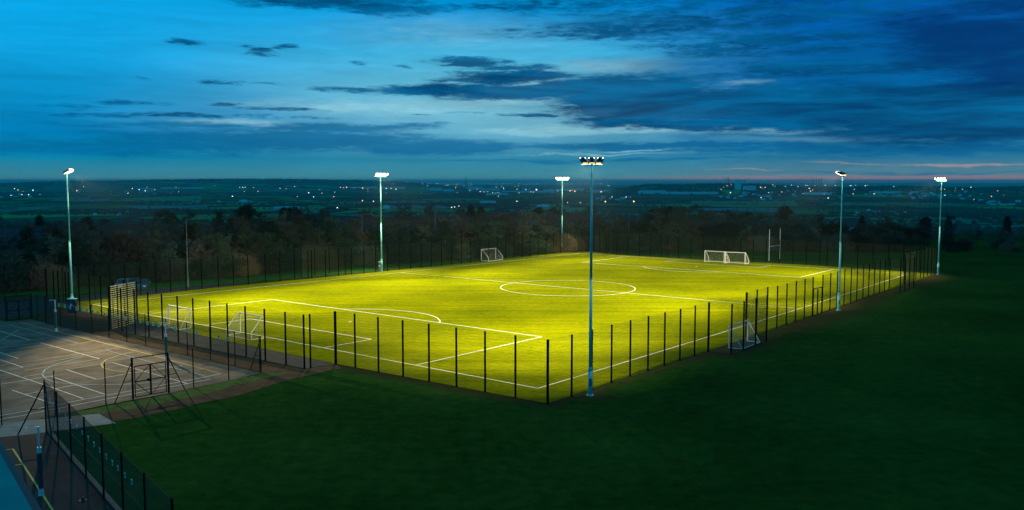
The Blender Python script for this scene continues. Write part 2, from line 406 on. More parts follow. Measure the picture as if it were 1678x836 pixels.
bp = n.node('ShaderNodeBump'); bp.inputs['Strength'].default_value = .5; bp.inputs['Distance'].default_value = .06
n.l.new(n.noise(flat, 5, 5, .7).outputs['Fac'], bp.inputs['Height']); n.l.new(bp.outputs[0], b.inputs['Normal'])
go = struct(mb.build('ground', M['ground'], smooth=True))

# ------------------------------------------------------------------ flat sheets on the plateau
def sheet(name, pts, m, z, jag=0.0, step=1.2):
    """polygon on the ground; jag roughens its outline"""
    P = [Vector((p[0], p[1], 0)) for p in pts]
    if jag > 0:
        Q = []
        for a, b_ in zip(P, P[1:] + P[:1]):
            k = max(1, int((b_ - a).length / step))
            for i in range(k):
                q = a.lerp(b_, i / k)
                Q.append(q + Vector((noise.noise(q * .45), noise.noise(q * .45 + Vector((9, 9, 0))), 0)) * jag * 1.6)
        P = Q
    from mathutils.geometry import tessellate_polygon
    tri = tessellate_polygon([P])
    mb = MB(); mb.v = [(p.x, p.y, z) for p in P]
    for f in tri:
        a, b_, c_ = (P[i] for i in f)
        if (b_ - a).cross(c_ - a).z < 0: f = (f[0], f[2], f[1])
        mb.f.append(tuple(f))
    return struct(mb.build(name, m))
def gp(lst): return [G(*p) for p in lst]

# pitch turf
m = bpy.data.materials.new('artificial_turf'); m.use_nodes = True; M['turf'] = m
n = NT(m.node_tree); b = n.n['Principled BSDF']; b.inputs['Roughness'].default_value = .9; b.inputs['Specular IOR Level'].default_value = 0
ob = n.node('ShaderNodeTexCoord').outputs['Object']
a1 = n.noise(ob, .09, 4, .6).outputs['Fac']; a2 = n.noise(n.vec('MULTIPLY', ob, (1, 1, 1)), 1.6, 6, .72).outputs['Fac']; a3 = n.noise(ob, 8, 4, .75).outputs['Fac']
# brushing marks run across the pitch
ang = math.atan2(*(G(1250, 500) - G(660, 446)).yx)
mp = n.node('ShaderNodeMapping'); n.l.new(ob, mp.inputs[0]); mp.inputs['Rotation'].default_value = (0, 0, -ang); mp.inputs['Scale'].default_value = (.03, .9, 1)
a4 = n.noise(mp.outputs[0], 1.0, 4, .6).outputs['Fac']
mx = n.math('ADD', n.math('ADD', n.math('MULTIPLY', a1, .25), n.math('MULTIPLY', a2, .27)), n.math('ADD', n.math('MULTIPLY', a3, .25), n.math('MULTIPLY', a4, .23)))
n.l.new(n.ramp(mx, [(.40, (.070, .102, .0008)), (.5, (.150, .182, .0008)), (.60, (.250, .276, .001))]), b.inputs['Base Color'])
bp = n.node('ShaderNodeBump'); bp.inputs['Strength'].default_value = .35; bp.inputs['Distance'].default_value = .03
n.l.new(n.noise(ob, 14, 4, .7).outputs['Fac'], bp.inputs['Height']); n.l.new(bp.outputs[0], b.inputs['Normal'])
sheet('pitch_turf', gp([(75, 499.5), (225.5, 528), (551, 596.5), (897, 661.5), (1160, 575.5), (1450, 476.5), (1533, 449), (1343, 435.5), (1047, 420), (993, 416), (958, 411.5), (921, 414), (596, 448.2), (358, 471)]), M['turf'], .012)

# tarmac court 1
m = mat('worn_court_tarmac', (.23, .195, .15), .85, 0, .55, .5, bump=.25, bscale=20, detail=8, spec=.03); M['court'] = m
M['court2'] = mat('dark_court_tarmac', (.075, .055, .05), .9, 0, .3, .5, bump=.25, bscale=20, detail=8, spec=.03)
M['mud'] = mat('churned_earth', (.075, .055, .032), .95, 0, .55, .9, bump=.6, bscale=3, detail=8, spec=.03)
M['mudd'] = mat('dark_earth_edge', (.036, .032, .016), .95, 0, .6, .7, col2=(.006, .040, .008), bump=.6, bscale=3, detail=9, spec=.03)
M['verge'] = mat('rough_grass_verge', (.040, .15, .022), .95, 0, .6, 1.2, bump=.6, bscale=6, detail=8, spec=.03)
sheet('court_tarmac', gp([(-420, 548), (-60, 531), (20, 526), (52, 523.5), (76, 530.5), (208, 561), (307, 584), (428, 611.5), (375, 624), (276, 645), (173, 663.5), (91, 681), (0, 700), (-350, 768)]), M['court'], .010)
sheet('mud_bank', gp([(58, 524), (85, 503), (150, 514.5), (224, 528.6), (180, 541.5), (499, 605.5), (552, 598), (560, 603), (520, 608), (470, 611), (428, 613), (385, 603.5), (307, 585), (208, 562), (76, 531.5)]), M['mud'], .006, .25)
sheet('mud_strip', gp([(548, 602), (470, 611), (400, 628), (300, 654), (160, 681), (186, 690), (300, 669), (400, 646), (470, 623), (540, 607)]), M['mud'], .014, .35)
sheet('grass_verge', gp([(-350, 770), (0, 701), (91, 682), (276, 646), (428, 613), (470, 611), (400, 630), (300, 656), (163, 680), (40, 691), (0, 694), (-350, 765)]), M['verge'], .005, .15)
sheet('concrete_path', gp([(-330, 768), (0, 693), (40, 690), (162, 678.5), (190, 694), (157, 698), (40, 713.5), (0, 717), (-330, 800)]), M['concrete'], .018)
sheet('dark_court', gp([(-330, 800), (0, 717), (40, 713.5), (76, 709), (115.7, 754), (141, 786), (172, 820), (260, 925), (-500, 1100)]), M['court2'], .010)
sheet('hardstanding', gp([(180, 540.5), (499, 604.3), (551, 597), (225.5, 528.4)]), M['asphalt'], .008)
sheet('goal_bay_paving', gp([(1158, 576.8), (1198, 580), (1255.5, 559.5), (1221.5, 553.8)]), M['mudd'], .008)
sheet('perimeter_path', gp([(-100, 506), (0, 497), (100, 487), (240, 475), (360, 465), (430, 461), (358, 471), (240, 484), (100, 497), (60, 517), (0, 523), (-100, 532)]), M['asphalt'], .016, .1)
sheet('bare_soil', gp([(-60, 494), (0, 487), (30, 484), (70, 486), (95, 487), (60, 491), (0, 496.5), (-60, 503)]), M['mud'], .020, .3)
sheet('worn_edge_far', gp([(985, 414.5), (1047, 418.5), (1343, 433.5), (1533, 447.5), (1533, 445.5), (1343, 432), (1180, 424), (1047, 416), (985, 412.5)]), M['mudd'], .006, .3)
sheet('bank_grass', gp([(-100, 500), (0, 488), (240, 474.5), (430, 460.5), (596, 446), (760, 430), (900, 415.8), (900, 412), (780, 421), (600, 431), (500, 438), (400, 449), (250, 459), (0, 475), (-100, 485)]), M['verge'], .003, .3)

# ------------------------------------------------------------------ pitch markings (one sheet of lines per surface)
KN = {(0, 0): (881.7, 636.7), (1, 0): (152.6, 499), (0, 1): (1310, 506), (1, 1): (656.6, 446.8), (0, 2): (1487, 449), (1, 2): (949, 415.5)}
Hm = [-0.801446917927029, 0.6329587804330338, 1.727664171436227, 0.6397705072679651, 0.8140745917394205, 61.02950061612569, -6.822179684365251e-05, 0.0005145390962468117]
PW_, PL_ = 64.0, 100.36
def praw(x, y):
    w = Hm[6] * x + Hm[7] * y + 1
    return Vector(((Hm[0] * x + Hm[1] * y + Hm[2]) / w, (Hm[3] * x + Hm[4] * y + Hm[5]) / w, 0))
RES = {k: G(*v) - praw(k[0] * PW_, k[1] * PL_ / 2) for k, v in KN.items()}
def PP(x, y):
    s = x / PW_; v = 2 * y / PL_
    q = [(v - 1) * (v - 2) / 2, -v * (v - 2), v * (v - 1) / 2]
    r = Vector((0, 0, 0))
    for i in (0, 1, 2):
        r += (RES[(0, i)] * (1 - s) + RES[(1, i)] * s) * q[i]
    return praw(x, y) + r
def ribbon(mb, pts, w, z, closed=False):
    n_ = len(pts); o = len(mb.v)
    for i, p in enumerate(pts):
        a = pts[i - 1] if (i > 0 or closed) else p
        c_ = pts[(i + 1) % n_] if (i < n_ - 1 or closed) else p
        d = (c_ - a); d.z = 0; d.normalize(); nrm = Vector((-d.y, d.x, 0)) * w / 2
        mb.v += [(p.x + nrm.x, p.y + nrm.y, z), (p.x - nrm.x, p.y - nrm.y, z)]
    for i in range(n_ - (0 if closed else 1)):
        j = (i + 1) % n_
        mb.f.append((o + 2 * i, o + 2 * i + 1, o + 2 * j + 1, o + 2 * j))
lay = [0]
LW = .13
def pline(mb, x0, y0, x1, y1, k=12):
    lay[0] += 1
    ribbon(mb, [PP(x0 + (x1 - x0) * i / k, y0 + (y1 - y0) * i / k) for i in range(k + 1)], LW, .018 + .0006 * lay[0])
lm = MB()
c0 = PW_ / 2
pline(lm, 0, 0, PW_, 0); pline(lm, 0, PL_, PW_, PL_); pline(lm, 0, 0, 0, PL_, 24); pline(lm, PW_, 0, PW_, PL_, 24); pline(lm, 0, PL_ / 2, PW_, PL_ / 2)
for s_, y0 in ((1, 0), (-1, PL_)):
    for hw, dp in ((20.15, 16.5), (9.16, 5.5)):
        pline(lm, c0 - hw, y0, c0 - hw, y0 + s_ * dp, 4); pline(lm, c0 + hw, y0, c0 + hw, y0 + s_ * dp, 4); pline(lm, c0 - hw, y0 + s_ * dp, c0 + hw, y0 + s_ * dp, 8)
    a0 = math.acos(5.5 / 9.15); lay[0] += 1
    ribbon(lm, [PP(c0 + 9.15 * math.sin(-a0 + 2 * a0 * i / 30), y0 + s_ * (11 + 9.15 * math.cos(-a0 + 2 * a0 * i / 30))) for i in range(31)], LW, .018 + .0006 * lay[0])
    lay[0] += 1; ribbon(lm, [PP(c0 + .12 * math.cos(i), y0 + s_ * 11 + .12 * math.sin(i)) for i in range(6)], .2, .018 + .0006 * lay[0], True)
lay[0] += 1
ribbon(lm, [PP(c0 + 9.15 * math.cos(2 * math.pi * i / 72), PL_ / 2 + 9.15 * math.sin(2 * math.pi * i / 72)) for i in range(72)], LW, .018 + .0006 * lay[0], True)
struct(lm.build('pitch_markings', M['linew']))

def court_lines(name, m, segs, w, z0):
    mb = MB()
    for k, s_ in enumerate(segs): ribbon(mb, [G(*p) for p in s_], w, z0 + .0005 * k)
    return struct(mb.build(name, m))
court_lines('court_white_lines', M['cl_w'], [
    [(0, 543), (48.9, 557.6)], [(-40, 566), (0, 578), (30, 588)], [(20, 640), (60, 653), (92, 664)], [(65.4, 562), (163, 588.4)], [(109, 606.3), (158, 622)], [(84, 617.4), (172.8, 647)], [(0, 590), (38, 602.4)],
    [(-40, 594), (0, 607), (75, 632), (137, 654)], [(184, 594.5), (298.4, 626.5), (307.5, 629.6)], [(40, 617.5), (109, 606), (184, 594)], [(40, 647), (92, 637.3), (126, 631)],
    [(-60, 692), (40, 675), (138, 655), (298, 626), (362, 613)], [(-60, 699), (40, 681), (140, 661), (298, 631), (345, 622)], [(158.4, 622), (220, 611), (298, 600)],
    [(-60, 520), (6, 527)], [(-60, 640), (40, 624), (90, 616)]], .095, .020)
court_lines('court_yellow_lines', M['cl_y'], [
    [(35, 529.6), (242, 580.5), (280, 591), (362, 613)], [(-30, 538), (0, 534), (35, 529.6)], [(-30, 574), (0, 570.8), (66, 562)], [(-30, 586), (0, 581.7), (132, 563.3), (154, 559)],
    [(0, 600), (23, 596.4), (140, 579), (195, 571)], [(40, 607.7), (163, 588.8)], [(0, 560), (30, 541), (60, 536)],
    [(219, 577), (198, 581.7), (174.5, 589.7), (165.6, 597), (169, 603.2), (183.5, 607.7), (212, 611.3), (246, 610.4)]], .095, .028)
court_lines('court_blue_lines', M['cl_b'], [
    [(16.5, 533), (128.6, 563.3)], [(-30, 568), (0, 563.6), (84.8, 553.3)], [(-30, 580), (0, 576), (86, 564.8)], [(176, 575), (334.7, 616.7)], [(-30, 614), (40, 602.3), (180, 574.5)],
    [(137, 585), (94, 597), (74, 606), (68.7, 614), (76, 622), (94, 628.3), (140, 631), (201, 631), (252, 627.4), (298, 620)], [(-20, 552), (10, 558), (40, 559)]], .075, .034)
court_lines('dark_court_yellow_lines', M['cl_y'], [[(21, 736), (86, 836), (130, 900)], [(-60, 749), (0, 739.7), (21, 736)], [(-40, 778), (15.5, 765), (36.7, 761)]], .09, .018)

# ------------------------------------------------------------------ fences
def on_poly(poly, px):
    for (a, ya), (b_, yb) in zip(poly[:-1], poly[1:]):
        if min(a, b_) - .01 <= px <= max(a, b_) + .01 and a != b_:
            return G(px, ya + (yb - ya) * (px - a) / (b_ - a))
    p = poly[0] if abs(px - poly[0][0]) < abs(px - poly[-1][0]) else poly[-1]
    return G(*p)
def mesh_run(pts, h, hs=.2, vs=.075, hw=.009, vw=.005, z0=.04):
    mb = MB()
    for a, b_ in zip(pts[:-1], pts[1:]):
        d = b_ - a; L_ = d.length
        if L_ < .05: continue
        k = int((h - z0) / hs)
        for i in range(k + 1):
            z = z0 + (h - z0 - .03) * i / k
            mb.bar((a.x, a.y, z), (b_.x, b_.y, z), hw * 1.4)
        q = max(1, int(L_ / vs))
        for i in range(q):
            p = a + d * ((i + .5) / q)
            mb.bar((p.x, p.y, z0), (p.x, p.y, h - .03), vw * 1.4, 3)
    return mb
def chain_run(pts, h, sp=.085, w=.005, z0=.03, tension=True):
    mb = MB()
    for a, b_ in zip(pts[:-1], pts[1:]):
        d = b_ - a; L_ = d.length; u = d / max(L_, 1e-6)
        if L_ < .05: continue
        hh = h - z0
        q = int((L_ + hh) / sp)
        for i in range(q + 1):
            s0 = -hh + i * sp
            lo = max(0, s0); hi = min(L_, s0 + hh)
            if hi - lo < .01: continue
            A = a + u * lo; B = a + u * hi
            mb.bar((A.x, A.y, z0 + lo - s0), (B.x, B.y, z0 + hi - s0), w * 1.4, 3)
            mb.bar((A.x, A.y, h - (lo - s0)), (B.x, B.y, h - (hi - s0)), w * 1.4, 3)
        if tension:
            for z in (z0 + .02, h * .5, h - .02): mb.bar((a.x, a.y, z), (b_.x, b_.y, z), .016)
    return mb
_pm = {}
def post_mesh(w, h, m, d=None):
    key = (w, h, m.name)
    if key not in _pm:
        mb = MB(); d = d or w
        mb.box((0, 0, h / 2), w, d, h); mb.box((0, 0, h + .012), w * 1.15, d * 1.15, .024)
        mb.box((0, 0, .006), w * 2.0, d * 2.0, .012)
        me = bpy.data.meshes.new('post'); me.from_pydata(mb.v, [], mb.f); me.materials.append(m); _pm[key] = me
    return _pm[key]
def fence(name, label, posts, h=4.2, pw=.10, pm=None, wm=None, kind='mesh', rz=0, extra=None, **kw):
    base = posts[0]
    t_ = thing(name, base, label, 'fence')
    loc = [p - base for p in posts]
    pm = pm or M['post']; wm = wm or M['wire']
    for p, q in zip(loc, loc[1:] + loc[-2:-1]):
        o = bpy.data.objects.new('post', post_mesh(pw, h, pm)); COL.objects.link(o); o.parent = t_; o.location = p
        d = q - p; o.rotation_euler = (0, 0, math.atan2(d.y, d.x))
    (mesh_run if kind == 'mesh' else chain_run)(loc, h, **kw).build('mesh_panel', wm, t_)
    return t_

NEAR = [(551, 596.5), (897, 661.5)]
near_px = [551, 582.3, 620.4, 660.7, 703.3, 748, 795, 844.6, 897]
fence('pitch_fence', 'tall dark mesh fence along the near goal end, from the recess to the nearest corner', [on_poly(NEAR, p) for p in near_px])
RF = [(897, 661.5), (936.7, 650), (1032, 617), (1088.9, 599), (1160, 576.5)]
rp = [on_poly(RF, p) for p in (936.7, 969.7, 1001.8, 1032.4, 1061.6, 1088.6, 1114, 1138, 1160)]
fence('pitch_fence', 'dark mesh fence on right touchline between the nearest corner and white goal bay', [G(897, 661.5) + (rp[0] - G(897, 661.5)) * .02] + rp)
fence('pitch_fence', 'short mesh fence round the goal bay bulging out of the right touchline', [G(1161, 575.8), G(1198, 580), G(1217.8, 573.5), G(1237.6, 566.4), G(1255.5, 559.3), G(1222.5, 553.4)], wm=M['wire'])
RM = [(1221.5, 553), (1256, 541), (1272.7, 538), (1330.9, 518), (1382.8, 500.7), (1449.3, 477)]
pr = [on_poly(RM, p) for p in (1221.5, 1239.3, 1256.6, 1272.7, 1288.2, 1303.3, 1317.7, 1330.9)]
fence('pitch_fence', 'dark mesh fence on right touchline between goal bay and narrow gate', pr)
pr = [on_poly(RM, p) for p in (1347, 1359.7, 1371, 1382.8, 1393.6, 1403.6, 1413.7, 1423, 1432, 1441, 1449.3)]
fence('pitch_fence', 'dark mesh fence on right touchline between narrow gate and its far open end', pr)
fence('pitch_fence', 'far mesh fence bay with closely set posts near the far right corner', [G(1457, 474), G(1474.8, 477), G(1482.6, 475.5), G(1489.7, 473.6), G(1497, 471.2), G(1481, 466)])
pr = [G(1481.5, 465.5)] + [on_poly([(1480, 466), (1500, 458.5), (1525.6, 451.3), (1536, 448.5)], p) for p in (1490, 1500.6, 1508, 1513.5, 1519.5, 1525.6, 1534)]
fence('pitch_fence', 'last short mesh fence on right touchline ending beside the farthest right mast', pr)
FARP = [(958, 411.5), (993, 415.5), (1047, 420), (1343, 435.5), (1533, 448.5)]
fpx = [965, 974, 983, 993, 1010, 1028, 1047.5, 1066, 1083.6, 1093.6, 1112, 1132, 1152, 1171, 1192, 1213, 1234, 1255, 1276.6, 1299, 1321, 1343, 1355, 1380, 1405, 1430, 1455, 1480, 1506, 1530]
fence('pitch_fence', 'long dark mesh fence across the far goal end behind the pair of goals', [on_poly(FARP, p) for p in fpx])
LEFP = [(75, 499.5), (358, 471), (596, 448.2), (771.6, 431), (842.6, 423), (921, 414), (957, 411)]
lpx = [78, 104, 130, 156, 181, 206, 231, 256, 280, 305, 331, 358, 383, 407, 435, 459, 483, 511, 533.5, 555, 576, 596.6, 615.8, 635, 654, 673, 690.5, 707, 723.5, 740, 756, 771.6, 787, 801, 815, 829, 842.6, 856, 869, 882, 895, 907, 918, 930, 942, 953]
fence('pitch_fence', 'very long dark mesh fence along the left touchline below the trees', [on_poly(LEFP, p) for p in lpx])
# return and rear panels of the goal bays on the left side, the far end and the near end
fence('bay_fence', 'lit looking slatted mesh bay behind the left fence, left of the second mast', [G(505, 457), G(494, 453.5), G(516, 451), G(540, 447.8), G(566, 450.8)], wm=M['wiremid'], hs=.26, vs=1.5, hw=.012)
fence('bay_fence', 'small lit looking mesh bay behind far fence, just right of nearest mast', [G(972, 411.8), G(982, 410.6), G(998, 411.6), G(1004, 415.8)], wm=M['wiremid'], hs=.26, vs=1.5, hw=.010)
FR = [(180, 540), (222, 548), (292.5, 561.3), (403.6, 585), (499, 604)]
pr = [on_poly(FR, p) for p in (180, 200, 222, 244.5, 267, 292.5, 318, 345.6, 374, 403.6, 435, 468.8, 499)]
fence('pitch_fence', 'dark mesh fence in front of the two white goals beside the tarmac court', pr)
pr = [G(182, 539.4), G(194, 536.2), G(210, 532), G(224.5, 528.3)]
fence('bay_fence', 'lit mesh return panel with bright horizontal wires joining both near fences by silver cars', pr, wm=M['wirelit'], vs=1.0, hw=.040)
pr = [on_poly([(75, 499.5), (225.5, 528)], p) for p in (77, 89.5, 97, 109, 114, 131, 148, 166.6, 186, 205, 225.5)]
fence('pitch_fence', 'dark mesh fence at left corner behind the navy cabinet and muddy bank', pr)
fence('pitch_fence', 'narrow mesh panel where the near fence steps out beside the hardstanding', [G(509, 603), G(549.5, 597)])

def gate(name, label, A, B, h, m, leaf=True, midz=None, r=.035, post_r=.06, diag=True, tie=True):
    t_ = thing(name, A, label, 'gate'); B = B - A
    d = B.normalized(); L_ = B.length
    for p in (Vector((0, 0, 0)), B):
        mb = MB(); mb.tube(p, p + Vector((0, 0, h)), post_r, post_r, 10); mb.build('gate_post', m, t_)
    mb = MB(); mb.tube(Vector((0, 0, h - .05)), B + Vector((0, 0, h - .05)), r, r, 8); mb.build('top_rail', m, t_)
    hh = h * .78 if leaf else h - .3
    for s0, s1 in ((.06, .5), (.5, .94)):
        a = d * L_ * s0; c_ = d * L_ * s1
        g = 0.03 * (1 if s0 < .3 else -1)
        c_ = c_ - d * .03 if s0 < .3 else c_; a = a + d * .03 if s0 > .3 else a
        mb = MB()
        up = lambda p, z: p + Vector((0, 0, z))
        for q0, q1 in (((a, .1), (a, hh)), ((c_, .1), (c_, hh)), ((a, .1), (c_, .1)), ((a, hh), (c_, hh)), ((a, hh * .52), (c_, hh * .52))):
            mb.tube(up(*q0), up(*q1), r, r, 8)
        if diag:
            if s0 < .3: mb.tube(up(a, hh * .52), up(c_, hh), r * .6, r * .6, 6); mb.tube(up(a, hh * .52), up(c_, .1), r * .6, r * .6, 6)
            else: mb.tube(up(a, hh), up(c_, hh * .52), r * .6, r * .6, 6); mb.tube(up(a, .1), up(c_, hh * .52), r * .6, r * .6, 6)
        lf = mb.build('gate_leaf', m, t_)
        chain_run([Vector(a), Vector(c_)], hh, sp=.1, z0=.1, tension=False).build('chain_link', M['cwire'], lf)
    mb = MB(); mb.box(d * L_ * .46 + Vector((0, 0, hh * .52)), .3, .12, .16); mb.build('lock', m, t_)
    return t_
def brace(name, label, top, foot, m, r=.035, mid=None):
    t_ = thing(name, foot, label, 'brace')
    mb = MB(); mb.tube(Vector((0, 0, 0)), top - foot, r, r, 8); mb.build('strut', m, t_)
    if mid is not None:
        mb = MB(); a = (top - foot) * .5; q = Vector((top.x - foot.x, top.y - foot.y, a.z)); mb.tube(a, q, r * .7, r * .7, 6); mb.build('tie_bar', m, t_)
    return t_
# narrow gate on the right touchline
t_ = thing('pedestrian_gate', G(1331.6, 517.7), 'narrow dark gate frame in the right touchline fence', 'gate')
d = G(1346.4, 513.2) - G(1331.6, 517.7); u = d.normalized()
mb = MB()
for s0 in (.03, .97): mb.tube(d * s0, d * s0 + Vector((0, 0, 2.9)), .05, .05, 8)
mb.tube(d * .03 + Vector((0, 0, 2.9)), d * .97 + Vector((0, 0, 2.9)), .05, .05, 8); mb.build('gate_frame', M['post'], t_)
mb = MB(); mb.tube(d * .5, d * .5 + Vector((0, 0, 2.8)), .07, .07, 8); mb.build('middle_post', M['post'], t_)
mb = MB(); mb.box(d * .4 + Vector((0, 0, 2.92)), .9, .07, .12, Matrix.Rotation(math.atan2(d.y, d.x), 3, 'Z')); mb.build('header_bar', M['galv'], t_)
mesh_run([d * .05, d * .95], 2.85).build('mesh_panel', M['wire'], t_)

# court fences (chain link on tubes)
CF = [(76, 529), (99.7, 532), (125, 540.5), (151, 545.5), (178.9, 552), (208, 559.7), (239, 567), (307.5, 582), (345, 588), (385.5, 601), (428, 609.5)]
CFs = [(76, 529.5), (239, 567), (428, 609.5)]
cpx = [76, 99.7, 125, 151, 178.9, 208, 239, 273, 307.5, 345, 385.5, 428]
cfp = [on_poly(CFs, p) for p in cpx]
fence('court_fence', 'green chain link fence between lined tarmac court and muddy bank', cfp, h=2.75, pw=.055, pm=M['cpost'], wm=M['cwire'], kind='chain')
CN = [(428, 610), (375, 622.5), (317.5, 635), (276.3, 643.6), (218.5, 654.3), (173.7, 662.8), (91, 679.5), (3, 697), (-120, 722)]
fence('court_fence', 'chain link court fence from the double gate to the corner by the mud', [G(276.3, 643.6) + (G(317.5, 635) - G(276.3, 643.6)) * .03] + [G(*p) for p in ((317.5, 635), (375, 622.5), (426, 610.5))], h=2.75, pw=.055, pm=M['cpost'], wm=M['cwire'], kind='chain', w=.003, sp=.12)
fence('court_fence', 'chain link court fence running left from the double gate along the concrete path', [G(*p) for p in ((217.5, 654.5), (173.7, 662.8), (91, 679.5), (3, 697), (-120, 722))], h=2.75, pw=.055, pm=M['cpost'], wm=M['cwire'], kind='chain', w=.003, sp=.12)
gate('double_gate', 'dark green double gate with cross braces on the near side of the court', G(218.5, 654.3), G(276.3, 643.6), 2.8, M['cpost'])
up = Vector((0, 0, 1))
brace('fence_brace', 'slanting brace left of the double court gate', G(217.6, 654.3) + up * 2.5, G(188, 661.5), M['cpost'], mid=1)
brace('fence_brace', 'slanting brace right of the double court gate', G(277.2, 643.5) + up * 2.5, G(303, 638), M['cpost'], mid=1)
brace('fence_brace', 'slanting brace at court fence corner below the curved white goal', G(427, 609.8) + up * 2.4, G(410, 605.5), M['cpost'], mid=1)
gate('double_gate', 'small far gate at the upper left corner of the tarmac court', G(10.8, 526.7), G(52, 522.5), 2.6, M['cpost'])
fence('court_fence', 'chain link fence closing the far left corner of the tarmac court', [G(53, 522.6), G(62, 525.5), G(75, 529.2)], h=2.75, pw=.055, pm=M['cpost'], wm=M['cwire'], kind='chain')
fence('court_fence', 'chain link fence running out of the picture left of the far court gate', [G(10, 526.9), G(-20, 529.5), G(-60, 533), G(-110, 538)], h=2.75, pw=.055, pm=M['cpost'], wm=M['cwire'], kind='chain')
F2 = [(76, 708.6), (115.7, 753.8), (141, 786), (172, 820), (204, 861), (240.4, 905), (286.4, 962)]
f2a, f2b = G(76, 708.6), G(172, 820); f2d = (f2b - f2a).normalized()
def f2_at(px):   # point on the straight line of the lower-left fence seen in column px
    lo, hi = 0, 60
    for _ in range(40):
        m_ = (lo + hi) / 2; p = f2a + f2d * m_
        q = 839 + F * p.x / (p.y * math.cos(PIT) - H * math.sin(PIT))
        if q < px: lo = m_
        else: hi = m_
    return f2a + f2d * lo
f2p = [f2_at(p) for p in (76, 96, 117.5, 141.5, 170.5, 203, 240.4, 286)]
fence('court_fence', 'tall dark chain link fence between dark lower court and grass field', f2p, h=3.05, pw=.075, pm=M['post'], wm=M['cwire'], kind='chain', w=.0042, sp=.075)
brace('fence_brace', 'slanting brace left of lower court corner post on the concrete path', G(75, 708.6) + up * 2.8, G(29, 713), M['cpost'], mid=1, r=.04)
brace('fence_brace', 'slanting brace leaning along the lower court fence from its corner post', G(77, 709) + up * 2.8, G(84.5, 717.5), M['cpost'], r=.04)
mb = MB(); a = f2a - f2d * .2 + Vector((.18, 0, 0)); b_ = f2p[-1] + Vector((.18, 0, 0)); c_ = (a + b_) / 2
mb.box((c_.x, c_.y, .05), (b_ - a).length, .22, .1, Matrix.Rotation(math.atan2(f2d.y, f2d.x), 3, 'Z'))
struct(mb.build('kerb', M['kerb']))

# square signs hung along the court fences
def sign(p, d, z, face, label, size=.26, grp=None):
    rot = math.atan2(d.y, d.x)
    t_ = thing('square_sign', (p.x, p.y, z), label, 'sign', rot, grp)
    mb = MB(); mb.box((0, -.05, 0), size, .012, size); mb.build('plate', M['signw'], t_)
    mb = MB(); mb.box((0, -.060, 0), size * .5, .006, size * .5); mb.build('symbol', face, t_)
    return t_
dC = (cfp[-1] - cfp[0]).normalized()
for px in (99, 109, 117, 127, 136, 145, 154):
    sign(on_poly(CFs, px), dC, 2.15, M['signb'], 'small pale square sign on the court fence near the navy cabinet', .36, 'pale signs by the cabinet')
for px in (163, 174, 186, 197, 208, 220, 232):
    sign(on_poly(CFs, px), dC, 2.12, M['signr'], 'small dull pink square sign on the court fence before the lit bay', .3, 'dull pink signs on the court fence')
for px in (244, 253, 262, 276.5, 289.5, 309.5, 324.5):
    sign(on_poly(CFs, px), dC, 2.1, M['signb'], 'small pale blue square sign on the court fence below the left white goal', .32, 'blue signs on the court fence')
sign(on_poly(CFs, 360.5), dC, 2.1, M['signr'], 'small red square sign at left of the curved white goal', .3)
sign(on_poly(CFs, 374.5), dC, 2.05, M['signr'], 'small red square sign on the court fence in front of curved goal back corner', .3)
for i, px in enumerate((149.6, 159, 168.5, 179, 189.4, 198.4, 210, 221)):
    sign(f2_at(px), f2d, 2.25, M['padblue'], 'white square sign in the row on the lower left court fence', .22, 'white signs on the lower left fence')
for i, px in enumerate((78.5, 86, 93, 102, 112, 121, 130.6, 139.5)):
    sign(f2_at(px), f2d, 2.25, M['signb'], 'pale blue square sign on the lower left court fence above the concrete path', .2, 'blue signs on the lower left fence')

# netball posts
def netball(p, h, label, pad, ringdir=-1):
    t_ = thing('netball_post', p, label, 'netball post')
    mb = MB(); mb.tube((0, 0, .05), (0, 0, h), .045, .045, 12); mb.build('pole', M['white'], t_)
    mb = MB(); mb.tube((0, 0, .35), (0, 0, h * .62), .11, .11, 14); mb.build('padding', pad, t_)
    mb = MB(); mb.tube((0, 0, h * .62), (0, 0, h * .70), .10, .10, 14); mb.build('pad_collar', M['white'], t_)
    mb = MB(); mb.tube((0, 0, 0), (0, 0, .34), .13, .10, 14); mb.build('base', M['white'], t_)
    mb = MB(); pts = [Vector((ringdir * (.15 + .19) + .19 * math.cos(w), .19 * math.sin(w), h - .04)) for w in [k * math.pi / 8 for k in range(17)]]
    mb.path(pts, .012, 6); mb.tube((0, 0, h - .04), (ringdir * .16, 0, h - .04), .015, .015, 6); mb.build('ring', M['white'], t_)
    return t_
netball(G(92, 543.5), 3.1, 'green padded netball post at the far left of tarmac court', M['padgreen'])
netball(G(273, 590.5), 3.1, 'green padded netball post in front of the left white goal', M['padgreen'])
netball(G(67.7, 812), 3.25, 'dark padded netball post on the dark lower left court', M['padblue'])
t_ = thing('marker_cone', G(136, 820), 'tiny red marker on the dark lower court', 'marker')
mb = MB(); mb.tube((0, 0, 0), (0, 0, .02), .16, .16, 14); mb.build('base', M['red'], t_)
mb = MB(); mb.tube((0, 0, .02), (0, 0, .16), .1, .03, 14); mb.build('cone', M['red'], t_)

